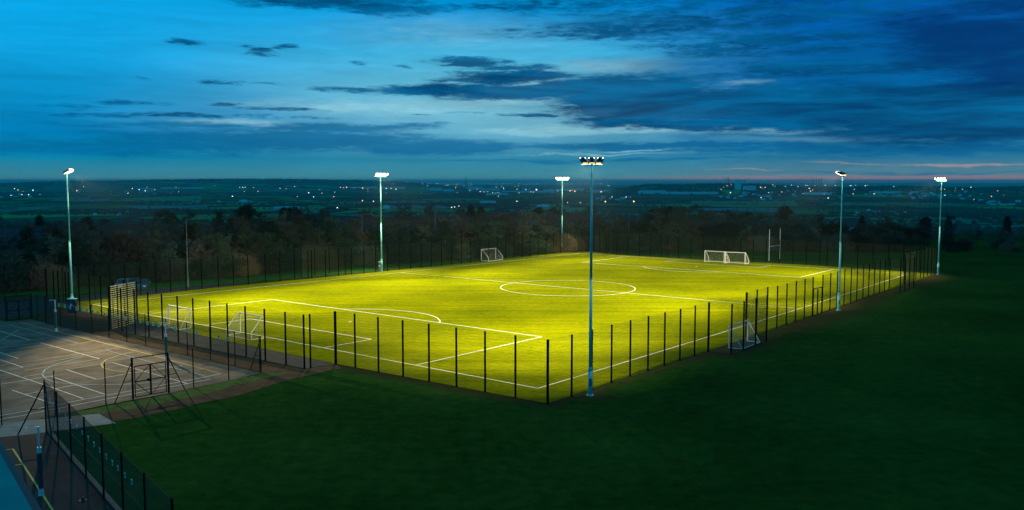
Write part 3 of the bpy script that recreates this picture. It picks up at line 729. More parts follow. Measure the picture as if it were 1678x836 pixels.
# flat roofed building, lower left: thin blue canopy roof over a set back wall
t_ = thing('flat_roofed_building', G(0, 741, 9.0) * 1.0 - Vector((0, 0, 9)), 'corner of a building with smooth blue roof at the bottom left edge', 'building')
o0 = t_.location.copy(); ra, rb = G(-40, 671, 9.0), G(120, 955, 9.0); dd = (rb - ra).normalized(); side = Vector((dd.y, -dd.x, 0)); side = side if side.x < 0 else -side
mb = MB(); q = [ra, rb, rb + side * 12, ra + side * 12]
mb.add([p - o0 for p in q] + [p - o0 - Vector((0, 0, .12)) for p in q], [(0, 1, 2, 3), (7, 6, 5, 4), (0, 4, 5, 1), (1, 5, 6, 2), (2, 6, 7, 3), (3, 7, 4, 0)])
mb.build('roof', M['blueroof'], t_)
mb = MB(); e = -side * .05
mb.add([p - o0 for p in (ra + e * 0, rb, rb - side * .14, ra - side * .14)] + [p - o0 - Vector((0, 0, .3)) for p in (ra, rb, rb - side * .14, ra - side * .14)], [(0, 1, 2, 3), (7, 6, 5, 4), (0, 4, 5, 1), (1, 5, 6, 2), (2, 6, 7, 3), (3, 7, 4, 0)])
mb.v = [(v[0], v[1], v[2] - .03) for v in mb.v]; mb.build('fascia', M['dark'], t_)
mb = MB(); q = [ra + side * 5 + dd, rb + side * 5, rb + side * 11, ra + side * 11 + dd]
mb.add([p - o0 - Vector((0, 0, .13)) for p in q] + [Vector((p.x - o0.x, p.y - o0.y, 0)) for p in q], [(0, 4, 5, 1), (1, 5, 6, 2), (2, 6, 7, 3), (3, 7, 4, 0)])
mb.build('wall', M['wallbrick'], t_)

# ------------------------------------------------------------------ goals
def goal(A, B, BA, BB, h, label, low=0.0, stub=.0, r=.062, netstep=.16, sag=0):
    t_ = thing('football_goal', A, label, 'goal')
    o = A.copy(); A, B, BA, BB = (p - o for p in (A, B, BA, BB))
    Z_ = lambda p, z: Vector((p.x, p.y, z))
    for p in (A, B):
        mb = MB(); mb.tube(Z_(p, 0), Z_(p, h), r, r, 10); mb.build('upright', M['white'], t_)
    mb = MB(); mb.tube(Z_(A, h - r), Z_(B, h - r), r, r, 10); mb.build('crossbar', M['white'], t_)
    prof = []
    for p, q in ((A, BA), (B, BB)):
        d = q - p
        pts = [Z_(p, h - r), Z_(p + d * stub, h - r)]
        if low > 0: pts += [Z_(p + d * .72, h * .55), Z_(q, low), Z_(q, .05)]
        else: pts += [Z_(q, .05)]
        mb = MB(); mb.path(pts, r * .7, 8); mb.build('back_stay', M['white'], t_)
        prof.append(pts)
    mb = MB(); rb_ = r * .75
    mb.tube(Z_(A, rb_), Z_(BA, rb_), rb_, rb_, 8); mb.tube(Z_(B, rb_), Z_(BB, rb_), rb_, rb_, 8); mb.tube(Z_(BA, rb_), Z_(BB, rb_), rb_, rb_, 8)
    mb.build('base_frame', M['white'], t_)
    # net
    def resample(pts, k):
        L_ = [0]
        for a, b_ in zip(pts[:-1], pts[1:]): L_.append(L_[-1] + (b_ - a).length)
        out = []
        for i in range(k + 1):
            s_ = L_[-1] * i / k
            for j in range(len(pts) - 1):
                if s_ <= L_[j + 1] + 1e-9:
                    out.append(pts[j].lerp(pts[j + 1], (s_ - L_[j]) / max(1e-9, L_[j + 1] - L_[j]))); break
        return out
    k = 16; pa, pb = resample(prof[0], k), resample(prof[1], k)
    mb = MB(); w = .006
    cols = int((B - A).length / netstep)
    for i in range(k + 1): mb.bar(pa[i], pb[i], w)
    for j in range(cols + 1):
        s_ = j / cols
        for i in range(k): mb.bar(pa[i].lerp(pb[i], s_), pa[i + 1].lerp(pb[i + 1], s_), w)
    for P_, F_ in ((pa, A), (pb, B)):
        for i in range(1, k + 1):
            z = P_[i].z; mb.bar(P_[i], Z_(F_, min(z, h)), w); mb.bar(P_[i], Z_(P_[i], .05), w)
    mb.build('net', M['net'], t_)
    return t_
M['net'].node_tree.nodes['Principled BSDF'].inputs['Specular IOR Level'].default_value = 0
goal(G(312.3, 538.4), G(277.7, 531.3), G(294.4, 541), G(262, 534), 2.0, 'white goal with straight slanting stays at the near end, left of the curved one')
goal(G(434, 554.5), G(394, 546.2), G(411.8, 558), G(371.3, 550.3), 2.05, 'white goal with curved back and net at near end behind the court fence', low=.7, stub=.22)
goal(G(788.6, 427.3), G(812.2, 424.8), G(800.7, 428.6), G(823.8, 425.9), 2.1, 'small white netted goal beside the far part of left fence', low=.55, stub=.12)
goal(G(1154.8, 429.2), G(1186.5, 431.2), G(1161.5, 428.4), G(1193, 430.4), 2.05, 'white goal at far end, left one of the touching pair', low=.55, stub=.12)
goal(G(1188.5, 431.5), G(1220.7, 433), G(1195, 430.5), G(1227, 432.2), 2.05, 'white goal at far end, right one of the touching pair', low=.55, stub=.12)
goal(G(1194.5, 571.2), G(1224.8, 559.5), G(1216.5, 572.9), G(1245.3, 561.9), 2.0, 'white goal parked in the fence bay on the right touchline')

# rugby posts
a, b_ = G(1260, 427.5), G(1277.5, 424.5)
t_ = thing('rugby_posts', a, 'tall white rugby posts on the grass beyond the far fence', 'rugby posts')
b_ = b_ - a
for p in (Vector((0, 0, 0)), b_):
    mb = MB(); mb.tube(p, p + up * 5.75, .065, .05, 10); mb.build('upright', M['white'], t_)
mb = MB(); mb.tube(up * 2.6, b_ + up * 2.6, .055, .055, 8); mb.build('crossbar', M['white'], t_)

# ------------------------------------------------------------------ floodlight masts
CEN = PP(c0, PL_ / 2)
WARM = (1.0, .80, .42)
def mast(base, h, label, aims, power, heads=4, hs=1.0, cab=None, cone=100, spread=None):
    t_ = thing('floodlight_mast', base, label, 'floodlight mast')
    mb = MB(); mb.tube((0, 0, 0), (0, 0, .03), .26, .26, 16)
    for k in range(4): mb.tube((.2 * math.cos(k * 1.57 + .78), .2 * math.sin(k * 1.57 + .78), .03), (.2 * math.cos(k * 1.57 + .78), .2 * math.sin(k * 1.57 + .78), .1), .025, .025, 6)
    mb.build('base_plate', M['galv'], t_)
    mb = MB(); mb.tube((0, 0, .03), (0, 0, 1.7), .155, .155, 14); mb.tube((0, 0, 1.7), (0, 0, 1.95), .155, .12, 14); mb.tube((0, 0, 1.95), (0, 0, h * .5), .115, .095, 14)
    mb.tube((0, 0, h * .5), (0, 0, h * .5 + .06), .11, .11, 14); mb.tube((0, 0, h * .5 + .06), (0, 0, h - .3), .092, .065, 14); mb.build('pole', M['galv'], t_, True)
    mb = MB(); mb.box((0, -.158, .95), .16, .02, .5); mb.build('access_door', M['cabgrey'], t_)
    d = CEN - base; d.z = 0; d.normalize(); s_ = Vector((-d.y, d.x, 0))
    rz = math.atan2(d.y, d.x) - math.pi / 2          # local +y looks at the pitch
    Rz = Matrix.Rotation(rz, 3, 'Z')
    W_ = .42 * heads * hs
    mb = MB(); mb.tube(Rz @ Vector((-W_ / 2, 0, h - .35)), Rz @ Vector((W_ / 2, 0, h - .35)), .045, .045, 8)
    mb.tube((0, 0, h - .42), (0, 0, h - .26), .10, .10, 12); mb.build('crossarm', M['galv'], t_)
    for k in range(heads):
        x = (k - (heads - 1) / 2) * .46 * hs
        tilt = Matrix.Rotation(R(26), 3, 'X'); yaw = Matrix.Rotation(R(-(k - (heads - 1) / 2) * 16), 3, 'Z')
        RR = Rz @ yaw @ tilt; RH = RR; RR = RR @ Matrix.Scale(hs, 3); c_ = Rz @ Vector((x, .16, h - .12))
        mb = MB()
        prof = [(-.19, -.04), (.19, -.04), (.19, .03), (.11, .12), (-.11, .12), (-.19, .03)]
        vs = [RR @ Vector((px_, y_, pz)) + c_ for y_ in (-.27, .30) for px_, pz in prof]
        n_ = 6
        mb.add(vs, [(i, (i + 1) % n_, n_ + (i + 1) % n_, n_ + i) for i in range(1, n_)] + [tuple(range(n_ - 1, -1, -1)), tuple(range(n_, 2 * n_))])
        lu = mb.build('luminaire', M['dark'], t_)
        mb = MB(); mb.box(RR @ Vector((0, .015, -.05)) + c_, .35, .52, .012, RR); mb.box(RR @ Vector((0, .308, .035)) + c_, .34, .012, .15, RR); mb.build('lens', M['lens'], lu)
        mb = MB(); mb.box(RR @ Vector((0, -.276, .02)) + c_, .30, .012, .09, RR); mb.build('reflector_rim', M['inner'], lu)
        mb = MB(); mb.tube(Rz @ Vector((x, 0, h - .33)), c_ + RR @ Vector((0, -.1, .0)), .025, .025, 6); mb.build('bracket', M['galv'], lu)
    for i, (tx, ty, pw, cn, sc_) in enumerate([tuple(a) + ((1.9,) if len(a) == 4 else ()) for a in aims]):
        ld = bpy.data.lights.new('floodlight_beam', 'SPOT'); lo = bpy.data.objects.new('floodlight_beam', ld); COL.objects.link(lo)
        ld.energy = power * pw; ld.color = WARM; ld.spot_size = R(cn); ld.spot_blend = 1.0; ld.shadow_soft_size = .2
        p0 = Vector(base) + d * .45 + s_ * (.5 if i % 2 else -.5) + up * (h - .45)
        tgt = PP(tx, ty) if tx is not None else ty
        lo.location = p0; lo.rotation_euler = (tgt - p0).to_track_quat('-Z', 'Y').to_euler(); lo.scale = (sc_, 1, 1)
    return t_
PWR = 135000
A_ = lambda *a: list(a)
mast(G(967, 648), 15.9, 'nearest floodlight mast standing outside fence near the closest corner', A_((13, 12, .34, 66, 1.3), (21, 28, 1.0, 58), (8, 8, .10, 100, 1), (50, 0, .20, 26, 1.0)), PWR, heads=3, hs=1.12)
mast(G(1374, 508.5), 15.4, 'middle floodlight mast on right side beside the narrow gate', A_((22, 36, .85, 58), (20, 66, .55, 58), (9, 54, .15, 100, 1)), PWR, hs=1.15)
mast(G(1537, 450), 14.8, 'farthest right floodlight mast at the end of the right fence', A_((22, 86, .42, 56), (14, 76, .36, 56), (6, 96, .13, 100, 1)), PWR, hs=1.15)
mast(G(119, 510.5), 15.6, 'leftmost floodlight mast with navy cabinet by the muddy bank', A_((46, 13, .5, 58), (44, 28, .5, 58), (57, 9, .22, 100, 1)), PWR, hs=1.4)
mast(G(625.5, 444.5), 15.5, 'floodlight mast beyond left fence with a grey cabinet at its foot', A_((42, 32, .85, 58), (42, 62, .7, 58), (60, 46, .20, 110, 1)), PWR, hs=1.4)
mast(G(921, 413.2), 15.0, 'farthest left floodlight mast before the far trees', A_((42, 90, .34, 56), (44, 74, .5, 56), (60, 92, .12, 110, 1)), PWR, hs=1.4)
# spill lamp of the leftmost mast that lights the tarmac court
ld = bpy.data.lights.new('court_spill_beam', 'SPOT'); lo = bpy.data.objects.new('court_spill_beam', ld); COL.objects.link(lo)
ld.energy = 74000; ld.color = (1.0, .77, .41); ld.spot_size = R(46); ld.spot_blend = 1; ld.shadow_soft_size = .2
p0 = G(119, 510.5) + Vector((.6, -.9, 14.3)); lo.location = p0; lo.rotation_euler = (G(270, 598) - p0).to_track_quat('-Z', 'Y').to_euler()

def cabinet(p, w, d_, h, m, label, rz=0):
    t_ = thing('electric_cabinet', p, label, 'cabinet', rz)
    mb = MB(); mb.box((0, 0, h / 2), w, d_, h); mb.build('body', m, t_)
    mb = MB(); mb.box((0, 0, h + .03), w + .08, d_ + .08, .06); mb.build('lid', M['galv'], t_)
    mb = MB(); mb.box((0, -d_ / 2 - .008, h * .52), w * .88, .016, h * .86)
    dr = mb.build('door', m, t_); mb = MB(); mb.box((w * .32, -d_ / 2 - .03, h * .5), .04, .04, .16); mb.build('handle', M['galv'], dr)
    mb = MB(); mb.box((0, -d_ / 2 - .020, h * .6), .22, .008, .26); mb.build('notice', M['signw'], t_)
cabinet(G(119.2, 513), .85, .5, 1.55, M['cab'], 'navy blue electric cabinet with white notice at leftmost mast foot')
cabinet(G(622.5, 444.8), .4, .35, 1.5, M['cabgrey'], 'slim grey cabinet at the foot of the mast on left side')

# ------------------------------------------------------------------ unlit street lamps beyond the fences
def street_lamp(px, ytop, r, label, arm=1, armlen=1.3, base_z=None):
    d = pixdir(px, ytop); s_ = r / math.hypot(d.x, d.y); top = Vector((d.x * s_, d.y * s_, H + d.z * s_))
    bz = terr(top.x, top.y); h = top.z - bz
    t_ = thing('street_lamp', (top.x, top.y, bz), label, 'street lamp')
    mb = MB(); mb.tube((0, 0, 0), (0, 0, 1.2), .09, .09, 10); mb.tube((0, 0, 1.2), (0, 0, h), .06, .045, 10); mb.build('pole', M['lampgrey'], t_)
    if arm:
        mb = MB(); mb.tube((0, 0, h), (arm * armlen, 0, h + .12), .035, .035, 8); mb.build('arm', M['lampgrey'], t_)
        mb = MB(); mb.box((arm * (armlen + .25), 0, h + .12), .62, .24, .12); mb.build('lamp_head', M['lampgrey'], t_)
street_lamp(305, 360, 128, 'unlit grey street lamp among the trees left of the picture centre')
street_lamp(593, 352, 158, 'unlit grey street lamp just left of the second mast')
street_lamp(818, 350.5, 182, 'unlit grey street lamp in the trees above the small left goal')
street_lamp(1031, 351, 190, 'unlit grey street lamp in the trees right of the nearest mast')
street_lamp(1189, 352, 195, 'unlit grey street lamp in the trees above the far goal pair', arm=-1)
street_lamp(713, 335, 172, 'tall thin bare pole among trees right of the second mast', arm=0)

# ------------------------------------------------------------------ cars
def back(px, k):           # point k metres behind the foot line of the trees
    g = G(px, base_y(px)); u_ = g.normalized(); q = g + u_ * k; q.z = terr(q.x, q.y); return q
def car(p, rz, paint, label):
    t_ = thing('parked_car', p, label, 'car', rz)
    mb = MB()
    prof = [(-2.1, .3), (2.1, .3), (2.12, .62), (1.95, .82), (1.1, .95), (-1.9, .95), (-2.1, .8)]
    mb.prism(prof, -.85, .85); mb.prism([(.95, .95), (.45, 1.40), (-1.15, 1.43), (-1.7, .95)], -.72, .72); bd = mb.build('body', paint, t_)
    mb = MB()
    for s_ in (-1, 1): mb.add([(.80, s_ * .728, .99), (.42, s_ * .728, 1.34), (-1.1, s_ * .728, 1.37), (-1.5, s_ * .728, .99)], [(0, 1, 2, 3)])
    mb.add([(.98, -.62, .98), (.98, .62, .98), (.50, .62, 1.375), (.50, -.62, 1.375)], [(0, 1, 2, 3)]); mb.add([(-1.73, -.62, .98), (-1.73, .62, .98), (-1.2, .62, 1.40), (-1.2, -.62, 1.40)], [(0, 1, 2, 3)])
    mb.build('windows', M['glass'], t_)
    for x in (-1.3, 1.3):
        for s_ in (-1, 1):
            mb = MB(); mb.tube((x, s_ * .70, .31), (x, s_ * .88, .31), .31, .31, 16); w_ = mb.build('wheel', M['tyre'], t_)
            mb = MB(); mb.tube((x, s_ * .86, .31), (x, s_ * .895, .31), .19, .19, 12); mb.build('rim', M['rim'], w_)
    for s_ in (-1, 1):
        mb = MB(); mb.box((2.10, s_ * .62, .68), .05, .34, .14); mb.build('headlight', M['headlamp'], t_)
car(G(203, 470) - Vector((0, 0, .35)), R(-78), M['carbody'], 'silver car parked behind left fence, leftmost of three')
car(G(217, 469.5) - Vector((0, 0, .35)), R(-80), M['carblue'], 'blue grey car parked behind left fence between two others')
car(G(233, 470.5) - Vector((0, 0, .35)), R(-76), M['carblue'], 'dark blue car parked behind left fence, rightmost of three')
car(back(1366, 5), R(8), M['carbody'], 'pale car parked under far trees left of the middle right mast')
car(back(1389, 5), R(0), M['carbody'], 'pale car under the far trees right of the middle right mast')
car(back(1287, 5), R(5), M['carred'], 'dark red car under the far trees right of the rugby posts')

# ------------------------------------------------------------------ trees
def tree_meshes(seed, h, spread, bark, dens=1.0, crown_low=.22, up_bias=.45, tw=.045):
    rnd = random.Random(seed)
    tr = MB(); cr = MB()
    def limb(mb, p, d, L_, r, depth):
        segs = 3
        pts = [p]; q = p.copy(); dd_ = d.copy()
        for i in range(segs):
            dd_ = (dd_ + Vector((rnd.uniform(-1, 1), rnd.uniform(-1, 1), rnd.uniform(-.4, 1) * up_bias)) * .20).normalized()
            q = q + dd_ * L_ / segs; pts.append(q.copy())
        for i in range(segs):
            mb.tube(pts[i], pts[i + 1], r * (1 - .25 * i), r * (1 - .25 * (i + 1)), 5 if depth < 2 else 3, False)
        if depth >= 4: return
        nb = [6, 4, 4, 5][depth] if depth else 0
        for k in range(int(nb * (dens if depth > 1 else 1) + .5)):
            s_ = rnd.uniform(.25, 1.0); j = min(2, int(s_ * segs)); a = pts[j].lerp(pts[j + 1], s_ * segs - j)
            axis = dd_.orthogonal().normalized(); axis = Matrix.Rotation(rnd.uniform(0, 6.28), 3, dd_) @ axis
            nd = (Matrix.Rotation(R(rnd.uniform(22, 58)), 3, axis) @ dd_); nd = (nd + Vector((0, 0, up_bias * .35))).normalized()
            if depth == 3:
                # spray of twigs
                b0 = a
                for _ in range(3):
                    nn = (nd + Vector((rnd.uniform(-1, 1), rnd.uniform(-1, 1), rnd.uniform(-1, 1))) * .5).normalized()
                    e1 = b0 + nn * L_ * rnd.uniform(.5, 1.1)
                    w_ = nn.orthogonal().normalized() * tw * .5
                    cr.add([b0 - w_, b0 + w_, e1], [(0, 1, 2)])
            else:
                limb(cr, a, nd, L_ * rnd.uniform(.5, .72), r * .42, depth + 1)
    th = h * crown_low
    p = Vector((0, 0, 0)); d = Vector((rnd.uniform(-.06, .06), rnd.uniform(-.06, .06), 1)).normalized()
    r0 = h * .022
    tr.tube(p, p + d * th * .15, r0 * 1.5, r0 * 1.05, 8, False); tr.tube(p + d * th * .15, p + d * th, r0 * 1.05, r0 * .85, 8, False)
    top = p + d * th
    # leader and scaffold limbs
    cur = top; rr = r0 * .8; dd_ = d
    nl = 9
    for i in range(nl):
        nxt = cur + (dd_ + Vector((rnd.uniform(-.25, .25), rnd.uniform(-.25, .25), .3))).normalized() * (h - th) * .80 / nl
        cr.tube(cur, nxt, rr, rr * .84, 5, False); rr *= .84
        for k in range(2 if i < nl - 1 else 4):
            az = rnd.uniform(0, 6.28); el = rnd.uniform(.15, .7) + .5 * i / nl
            v = Vector((math.cos(az) * math.cos(el), math.sin(az) * math.cos(el), math.sin(el)))
            fr = i / nl
            limb(cr, nxt, v, spread * (1 - .55 * fr ** 1.5) * rnd.uniform(.55, .95), rr * .62, 1)
        cur = nxt
    return tr, cr
def mesh_of(mb, name, m):
    me = bpy.data.meshes.new(name); me.from_pydata(mb.v, [], mb.f); me.materials.append(m); return me
def leafy_meshes(seed, h, w, m, n_cl=60, per=90, shape='round', leaf=.16, trunk_h=None):
    rnd = random.Random(seed); tr = MB(); cr = MB()
    tr.tube((0, 0, 0), (0, 0, h * .85), h * .022, h * .008, 7, False)
    for k in range(n_cl):
        u_ = rnd.random()
        if shape == 'round':
            z = h * (.06 + .88 * u_); rad = w * math.sqrt(max(.02, 1 - ((u_ - .42) / .6) ** 2)) * rnd.uniform(.35, 1.0)
        else:
            z = h * (.10 + .9 * u_); rad = w * (1.02 - u_) ** .8 * rnd.uniform(.3, 1.0)
        az = rnd.uniform(0, 6.28); c_ = Vector((math.cos(az) * rad, math.sin(az) * rad, z)); cs = w * rnd.uniform(.16, .34)
        if k % 2 == 0: cr.tube((0, 0, max(.1, z - rad * .4)), c_, .03, .012, 3, False)
        for _ in range(per):
            v = Vector((rnd.gauss(0, 1), rnd.gauss(0, 1), rnd.gauss(0, .7))) * cs * .6
            p = c_ + v
            if p.z < .05: p.z = .05 + rnd.random() * .3
            a_ = Vector((rnd.uniform(-1, 1), rnd.uniform(-1, 1), rnd.uniform(-1, 1))).normalized(); b2 = a_.orthogonal().normalized()
            l_ = leaf * rnd.uniform(.7, 1.5)
            cr.add([p - a_ * l_, p + b2 * l_ * .45, p + a_ * l_, p - b2 * l_ * .45], [(0, 1, 2, 3)])
    return tr, cr
PROTO = {}
bk = [M['bark'], M['barkgreen'], M['barkred'], M['bark'], M['barkgreen'], M['bark']]
for i in range(6):
    tr, cr = tree_meshes(100 + i, 9.0, 3.2, bk[i], 1.0)
    PROTO['bare%d' % i] = (mesh_of(tr, 'trunk', bk[i]), mesh_of(cr, 'crown', bk[i]))
for i, (hh, ww, mm, sh) in enumerate([(9, 2.6, 'leafdark', 'round'), (9, 2.2, 'leafdark', 'cone'), (9, 2.9, 'leafmid', 'round')]):
    tr, cr = leafy_meshes(300 + i, hh, ww, None, 90, 80, sh)
    PROTO['leafy%d' % i] = (mesh_of(tr, 'trunk', M['bark']), mesh_of(cr, 'crown', M[mm]))
for i, mm in enumerate(['leafdark', 'leafmid', 'leafdark']):
    tr, cr = leafy_meshes(400 + i, 3.0, 2.0, None, 55, 80, 'round', .11)
    PROTO['shrub%d' % i] = (mesh_of(tr, 'stem', M['bark']), mesh_of(cr, 'foliage', M[mm]))
# dense twiggy shrub
for i in range(2):
    rnd = random.Random(50 + i); cr = MB(); tr = MB(); tr.tube((0, 0, 0), (0, 0, .6), .08, .05, 6, False)
    for k in range(2600):
        az = rnd.uniform(0, 6.28); rad = 2.1 * math.sqrt(rnd.random()); z = rnd.uniform(.0, 3.2) * math.sqrt(max(.05, 1 - (rad / 2.3) ** 2))
        p = Vector((math.cos(az) * rad, math.sin(az) * rad, z)); d = Vector((math.cos(az) * .5 + rnd.uniform(-.5, .5), math.sin(az) * .5 + rnd.uniform(-.5, .5), 1)).normalized()
        w_ = d.orthogonal().normalized() * .016; cr.add([p - w_, p + w_, p + d * rnd.uniform(.4, .9)], [(0, 1, 2)])
    PROTO['shrub%d' % (3 + i)] = (mesh_of(tr, 'stem', M['bark']), mesh_of(cr, 'foliage', [M['bark'], M['barkred']][i]))
def put_tree(kind, p, sc, rz, label, group, name, cat, sxy=1.0):
    r_ = thing(name, p, label, cat, rz, group); r_.scale = (sc * sxy, sc * sxy, sc)
    for me in PROTO[kind]:
        o = bpy.data.objects.new(me.name.split('.')[0], me); COL.objects.link(o); o.parent = r_
    return r_
TOP = [(-100, 364), (0, 366), (60, 356), (120, 354), (180, 362), (240, 360), (300, 358), (360, 352), (400, 346), (460, 350), (520, 350), (580, 356), (640, 356), (700, 350), (770, 347), (800, 352), (880, 345), (940, 350), (1000, 350), (1060, 336), (1110, 332), (1160, 344), (1220, 346), (1290, 348), (1350, 352), (1400, 358), (1460, 362), (1520, 360), (1600, 366), (1700, 372), (1850, 372)]
GA = [(0, 330, 'bare tree in the dense belt left of the unlit lamp, above the left corner', 'bare trees above the left corner'),
      (330, 650, 'bare brown tree in the belt behind the left fence up to the second mast', 'bare trees left of the second mast'),
      (650, 960, 'bare brown tree behind left fence between the second and third masts', 'bare trees between the left masts'),
      (960, 1330, 'bare dark tree in the wood beyond the far goals and rugby posts', 'bare trees beyond the far goals'),
      (1330, 2600, 'bare dark tree in the wood beyond the right hand grass', 'bare trees beyond the right grass')]
rnd = random.Random(5)
def lab(px):
    for a, b_, l, g in GA:
        if px < b_: return l, g
    return GA[-1][2], GA[-1][3]
for row, (k, step, frac) in enumerate([(3, 27, .80), (11, 29, .93), (20, 33, 1.0)]):
    px = -110 + row * 9
    while px < 1800:
        q = back(px + rnd.uniform(-6, 6), k + rnd.uniform(-2.5, 2.5)); l, g = lab(px)
        if px > 1490 and row < 2 and rnd.random() < (.75 if row == 0 else .35): px += step; continue
        yt = interp(TOP, px); zt = H - (yt + 3 - 296) / F * q.xy.length
        hgt = max(3.5, (zt - q.z) * frac * rnd.uniform(.74, 1.08))
        leaf = rnd.random() < .10
        kind = 'leafy%d' % rnd.randrange(3) if leaf else 'bare%d' % rnd.randrange(6)
        if leaf: l = l.replace('bare brown', 'leafy dark').replace('bare dark', 'leafy dark').replace('bare tree', 'leafy dark tree'); g = g.replace('bare', 'evergreen')
        put_tree(kind, q, hgt / 9.0, rnd.uniform(0, 6.28), l, g, 'evergreen_tree' if leaf else 'bare_tree', 'tree', rnd.uniform(.95, 1.3))
        px += step * rnd.uniform(.8, 1.2) * (1.25 if px < 300 else 1)
# shrub layer at the foot of the belt
px = -110
while px < 1800:
    if not (px > 1490):
        q = back(px, rnd.uniform(-.3, 1.5))
        l = 'dark shrub at the foot of the trees behind the left fence' if px < 960 else 'dark shrub at the foot of the wood beyond the far fence'
        put_tree('shrub%d' % rnd.randrange(5), q, rnd.uniform(.75, 1.3), rnd.uniform(0, 6.28), l, 'shrubs under the left trees' if px < 960 else 'shrubs under the far wood', 'shrub', 'shrub', rnd.uniform(1.1, 1.5))
    px += 17 * rnd.uniform(.8, 1.25)
px = -100
while px < 1500:
    q = back(px, rnd.uniform(6, 9))
    l = 'dark shrub at the foot of the trees behind the left fence' if px < 960 else 'dark shrub at the foot of the wood beyond the far fence'
    put_tree('shrub%d' % rnd.choice((0, 1, 2, 2)), q, rnd.uniform(1.2, 1.9), rnd.uniform(0, 6.28), l, 'shrubs under the left trees' if px < 960 else 'shrubs under the far wood', 'shrub', 'shrub', rnd.uniform(1.1, 1.4))
    px += 30 * rnd.uniform(.8, 1.25)
# named dark trees and shrubs on the right
def by_px(kind, px, ytop, k, label, name='evergreen_tree', cat='tree', sxy=1.0, hp=9.0, group=None):
    q = back(px, k); h_ = H - (ytop - 296) / F * q.xy.length - q.z
    put_tree(kind, q, h_ / hp, px % 6.28, label, group, name, cat, sxy)
by_px('shrub0', 1560, 384, 1, 'large round dark bush right of the farthest right mast', 'shrub', 'shrub', 1.15, 3.0)
by_px('shrub2', 1578, 381, 3, 'large dark bush, the taller of two behind the farthest right mast', 'shrub', 'shrub', 1.2, 3.0)
by_px('shrub0', 1600, 400, .5, 'small dark bush between the two big bushes on the right', 'shrub', 'shrub', .8, 3.0)
by_px('shrub1', 1628, 398, .5, 'dense dark bush second from the right edge', 'shrub', 'shrub', 1.3, 3.0)
by_px('shrub0', 1664, 391, .5, 'broad dark bush at the right edge of the grass', 'shrub', 'shrub', 1.4, 3.0)
by_px('shrub3', 1650, 384, 6, 'pale twiggy bush behind the broad dark bush at right edge', 'shrub', 'shrub', 1.5, 3.2)
by_px('shrub2', 1640, 378, 14, 'dark hedge bush behind the twiggy bush near the right edge', 'shrub', 'shrub', 1.6, 3.0)
by_px('shrub1', 1700, 380, 8, 'dark bush beyond the right picture edge', 'shrub', 'shrub', 1.6, 3.0)
by_px('leafy0', 882, 338, 60, 'round dark evergreen rising above the trees by the third mast', sxy=1.1)
by_px('leafy1', 772, 338, 55, 'dark conifer rising above the trees above small left goal, left of its neighbour')
by_px('leafy1', 788, 340, 62, 'dark conifer rising above the trees above small left goal, right of its neighbour')
by_px('leafy0', 1100, 336, 50, 'broad dark evergreen rising above the wood over the far goals', sxy=1.2)
by_px('leafy0', 1285, 334, 55, 'dark evergreen rising above the wood right of the rugby posts', sxy=1.0)
by_px('leafy0', 405, 332, 70, 'round topped dark tree rising above belt left of the picture centre', sxy=1.2)
by_px('leafy1', 147, 352, 40, 'dark upright tree right of the leftmost mast', sxy=1.2)
# looser trees further down the slope, seen over the belt
for i in range(60):
    px = rnd.uniform(-80, 1760); k = rnd.uniform(45, 230); q = back(px, k)
    yt = rnd.uniform(335, 352) + (6 if px < 350 else 0) + (10 if px > 1450 else 0)
    h_ = H - (yt - 296) / F * q.xy.length - q.z
    if h_ < 5 or h_ > 17: h_ = min(15, max(6, h_))
    leaf = rnd.random() < .3
    put_tree('leafy%d' % rnd.randrange(3) if leaf else 'bare%d' % rnd.randrange(6), q, h_ / 9, rnd.uniform(0, 6), 'evergreen tree far down the slope, its top showing over the belt' if leaf else 'bare tree far down the slope, its top showing over the belt',
             'evergreen tops beyond the belt' if leaf else 'bare tree tops beyond the belt', 'evergreen_tree' if leaf else 'bare_tree', 'tree', 1.15)

# ------------------------------------------------------------------ houses behind the trees
def house(px, ytop, r, w, dp, rz, label, wallm='wallbrick', roofm='tile', group=None, hb=5.0, hr=3.2, detail=True):
    d = pixdir(px, ytop); s_ = r / math.hypot(d.x, d.y)
    zt = H + d.z * s_; x, y = d.x * s_, d.y * s_; bz = zt - hb - hr
    t_ = thing('house', (x, y, bz), label, 'house', rz, group)
    mb = MB(); mb.prism([(-w / 2, -3), (w / 2, -3), (w / 2, hb), (-w / 2, hb)], -dp / 2, dp / 2)
    for sx in (-1, 1): mb.add([(sx * w / 2, -dp / 2, hb), (sx * w / 2, dp / 2, hb), (sx * w / 2, 0, hb + hr * .96)], [(0, 1, 2)])
    mb.build('wall', M[wallm], t_)
    mb = MB(); e = .35
    for sy in (-1, 1):
        a = [(-w / 2 - e, sy * (dp / 2 + e), hb - .25), (w / 2 + e, sy * (dp / 2 + e), hb - .25), (w / 2 + e, 0, hb + hr), (-w / 2 - e, 0, hb + hr)]
        mb.add(a + [(p[0], p[1], p[2] + .14) for p in a], [(0, 1, 2, 3), (4, 5, 6, 7), (0, 1, 5, 4), (1, 2, 6, 5), (3, 0, 4, 7)])
    rf = mb.build('roof', M[roofm], t_)
    mb = MB(); mb.box((w * .28, 0, hb + hr + .3), .7, .5, 1.5); mb.build('chimney', M['wallbrick'], rf)
    if detail:
        for sy in (-1,):
            for k in (-.3, 0, .3):
                for zz in (1.5, 3.8):
                    mb = MB(); mb.box((k * w, sy * (dp / 2 + .02), zz), 1.1, .06, 1.1); wn = mb.build('window', M['white'], t_)
                    mb = MB(); mb.box((k * w, sy * (dp / 2 + .055), zz), .95, .02, .95); mb.build('pane', M['glass'], wn)
    return t_
house(14, 376, 160, 12, 8, R(12), 'brick house with grey gable at the left edge beyond the trees', 'wallpale', 'tiledark')
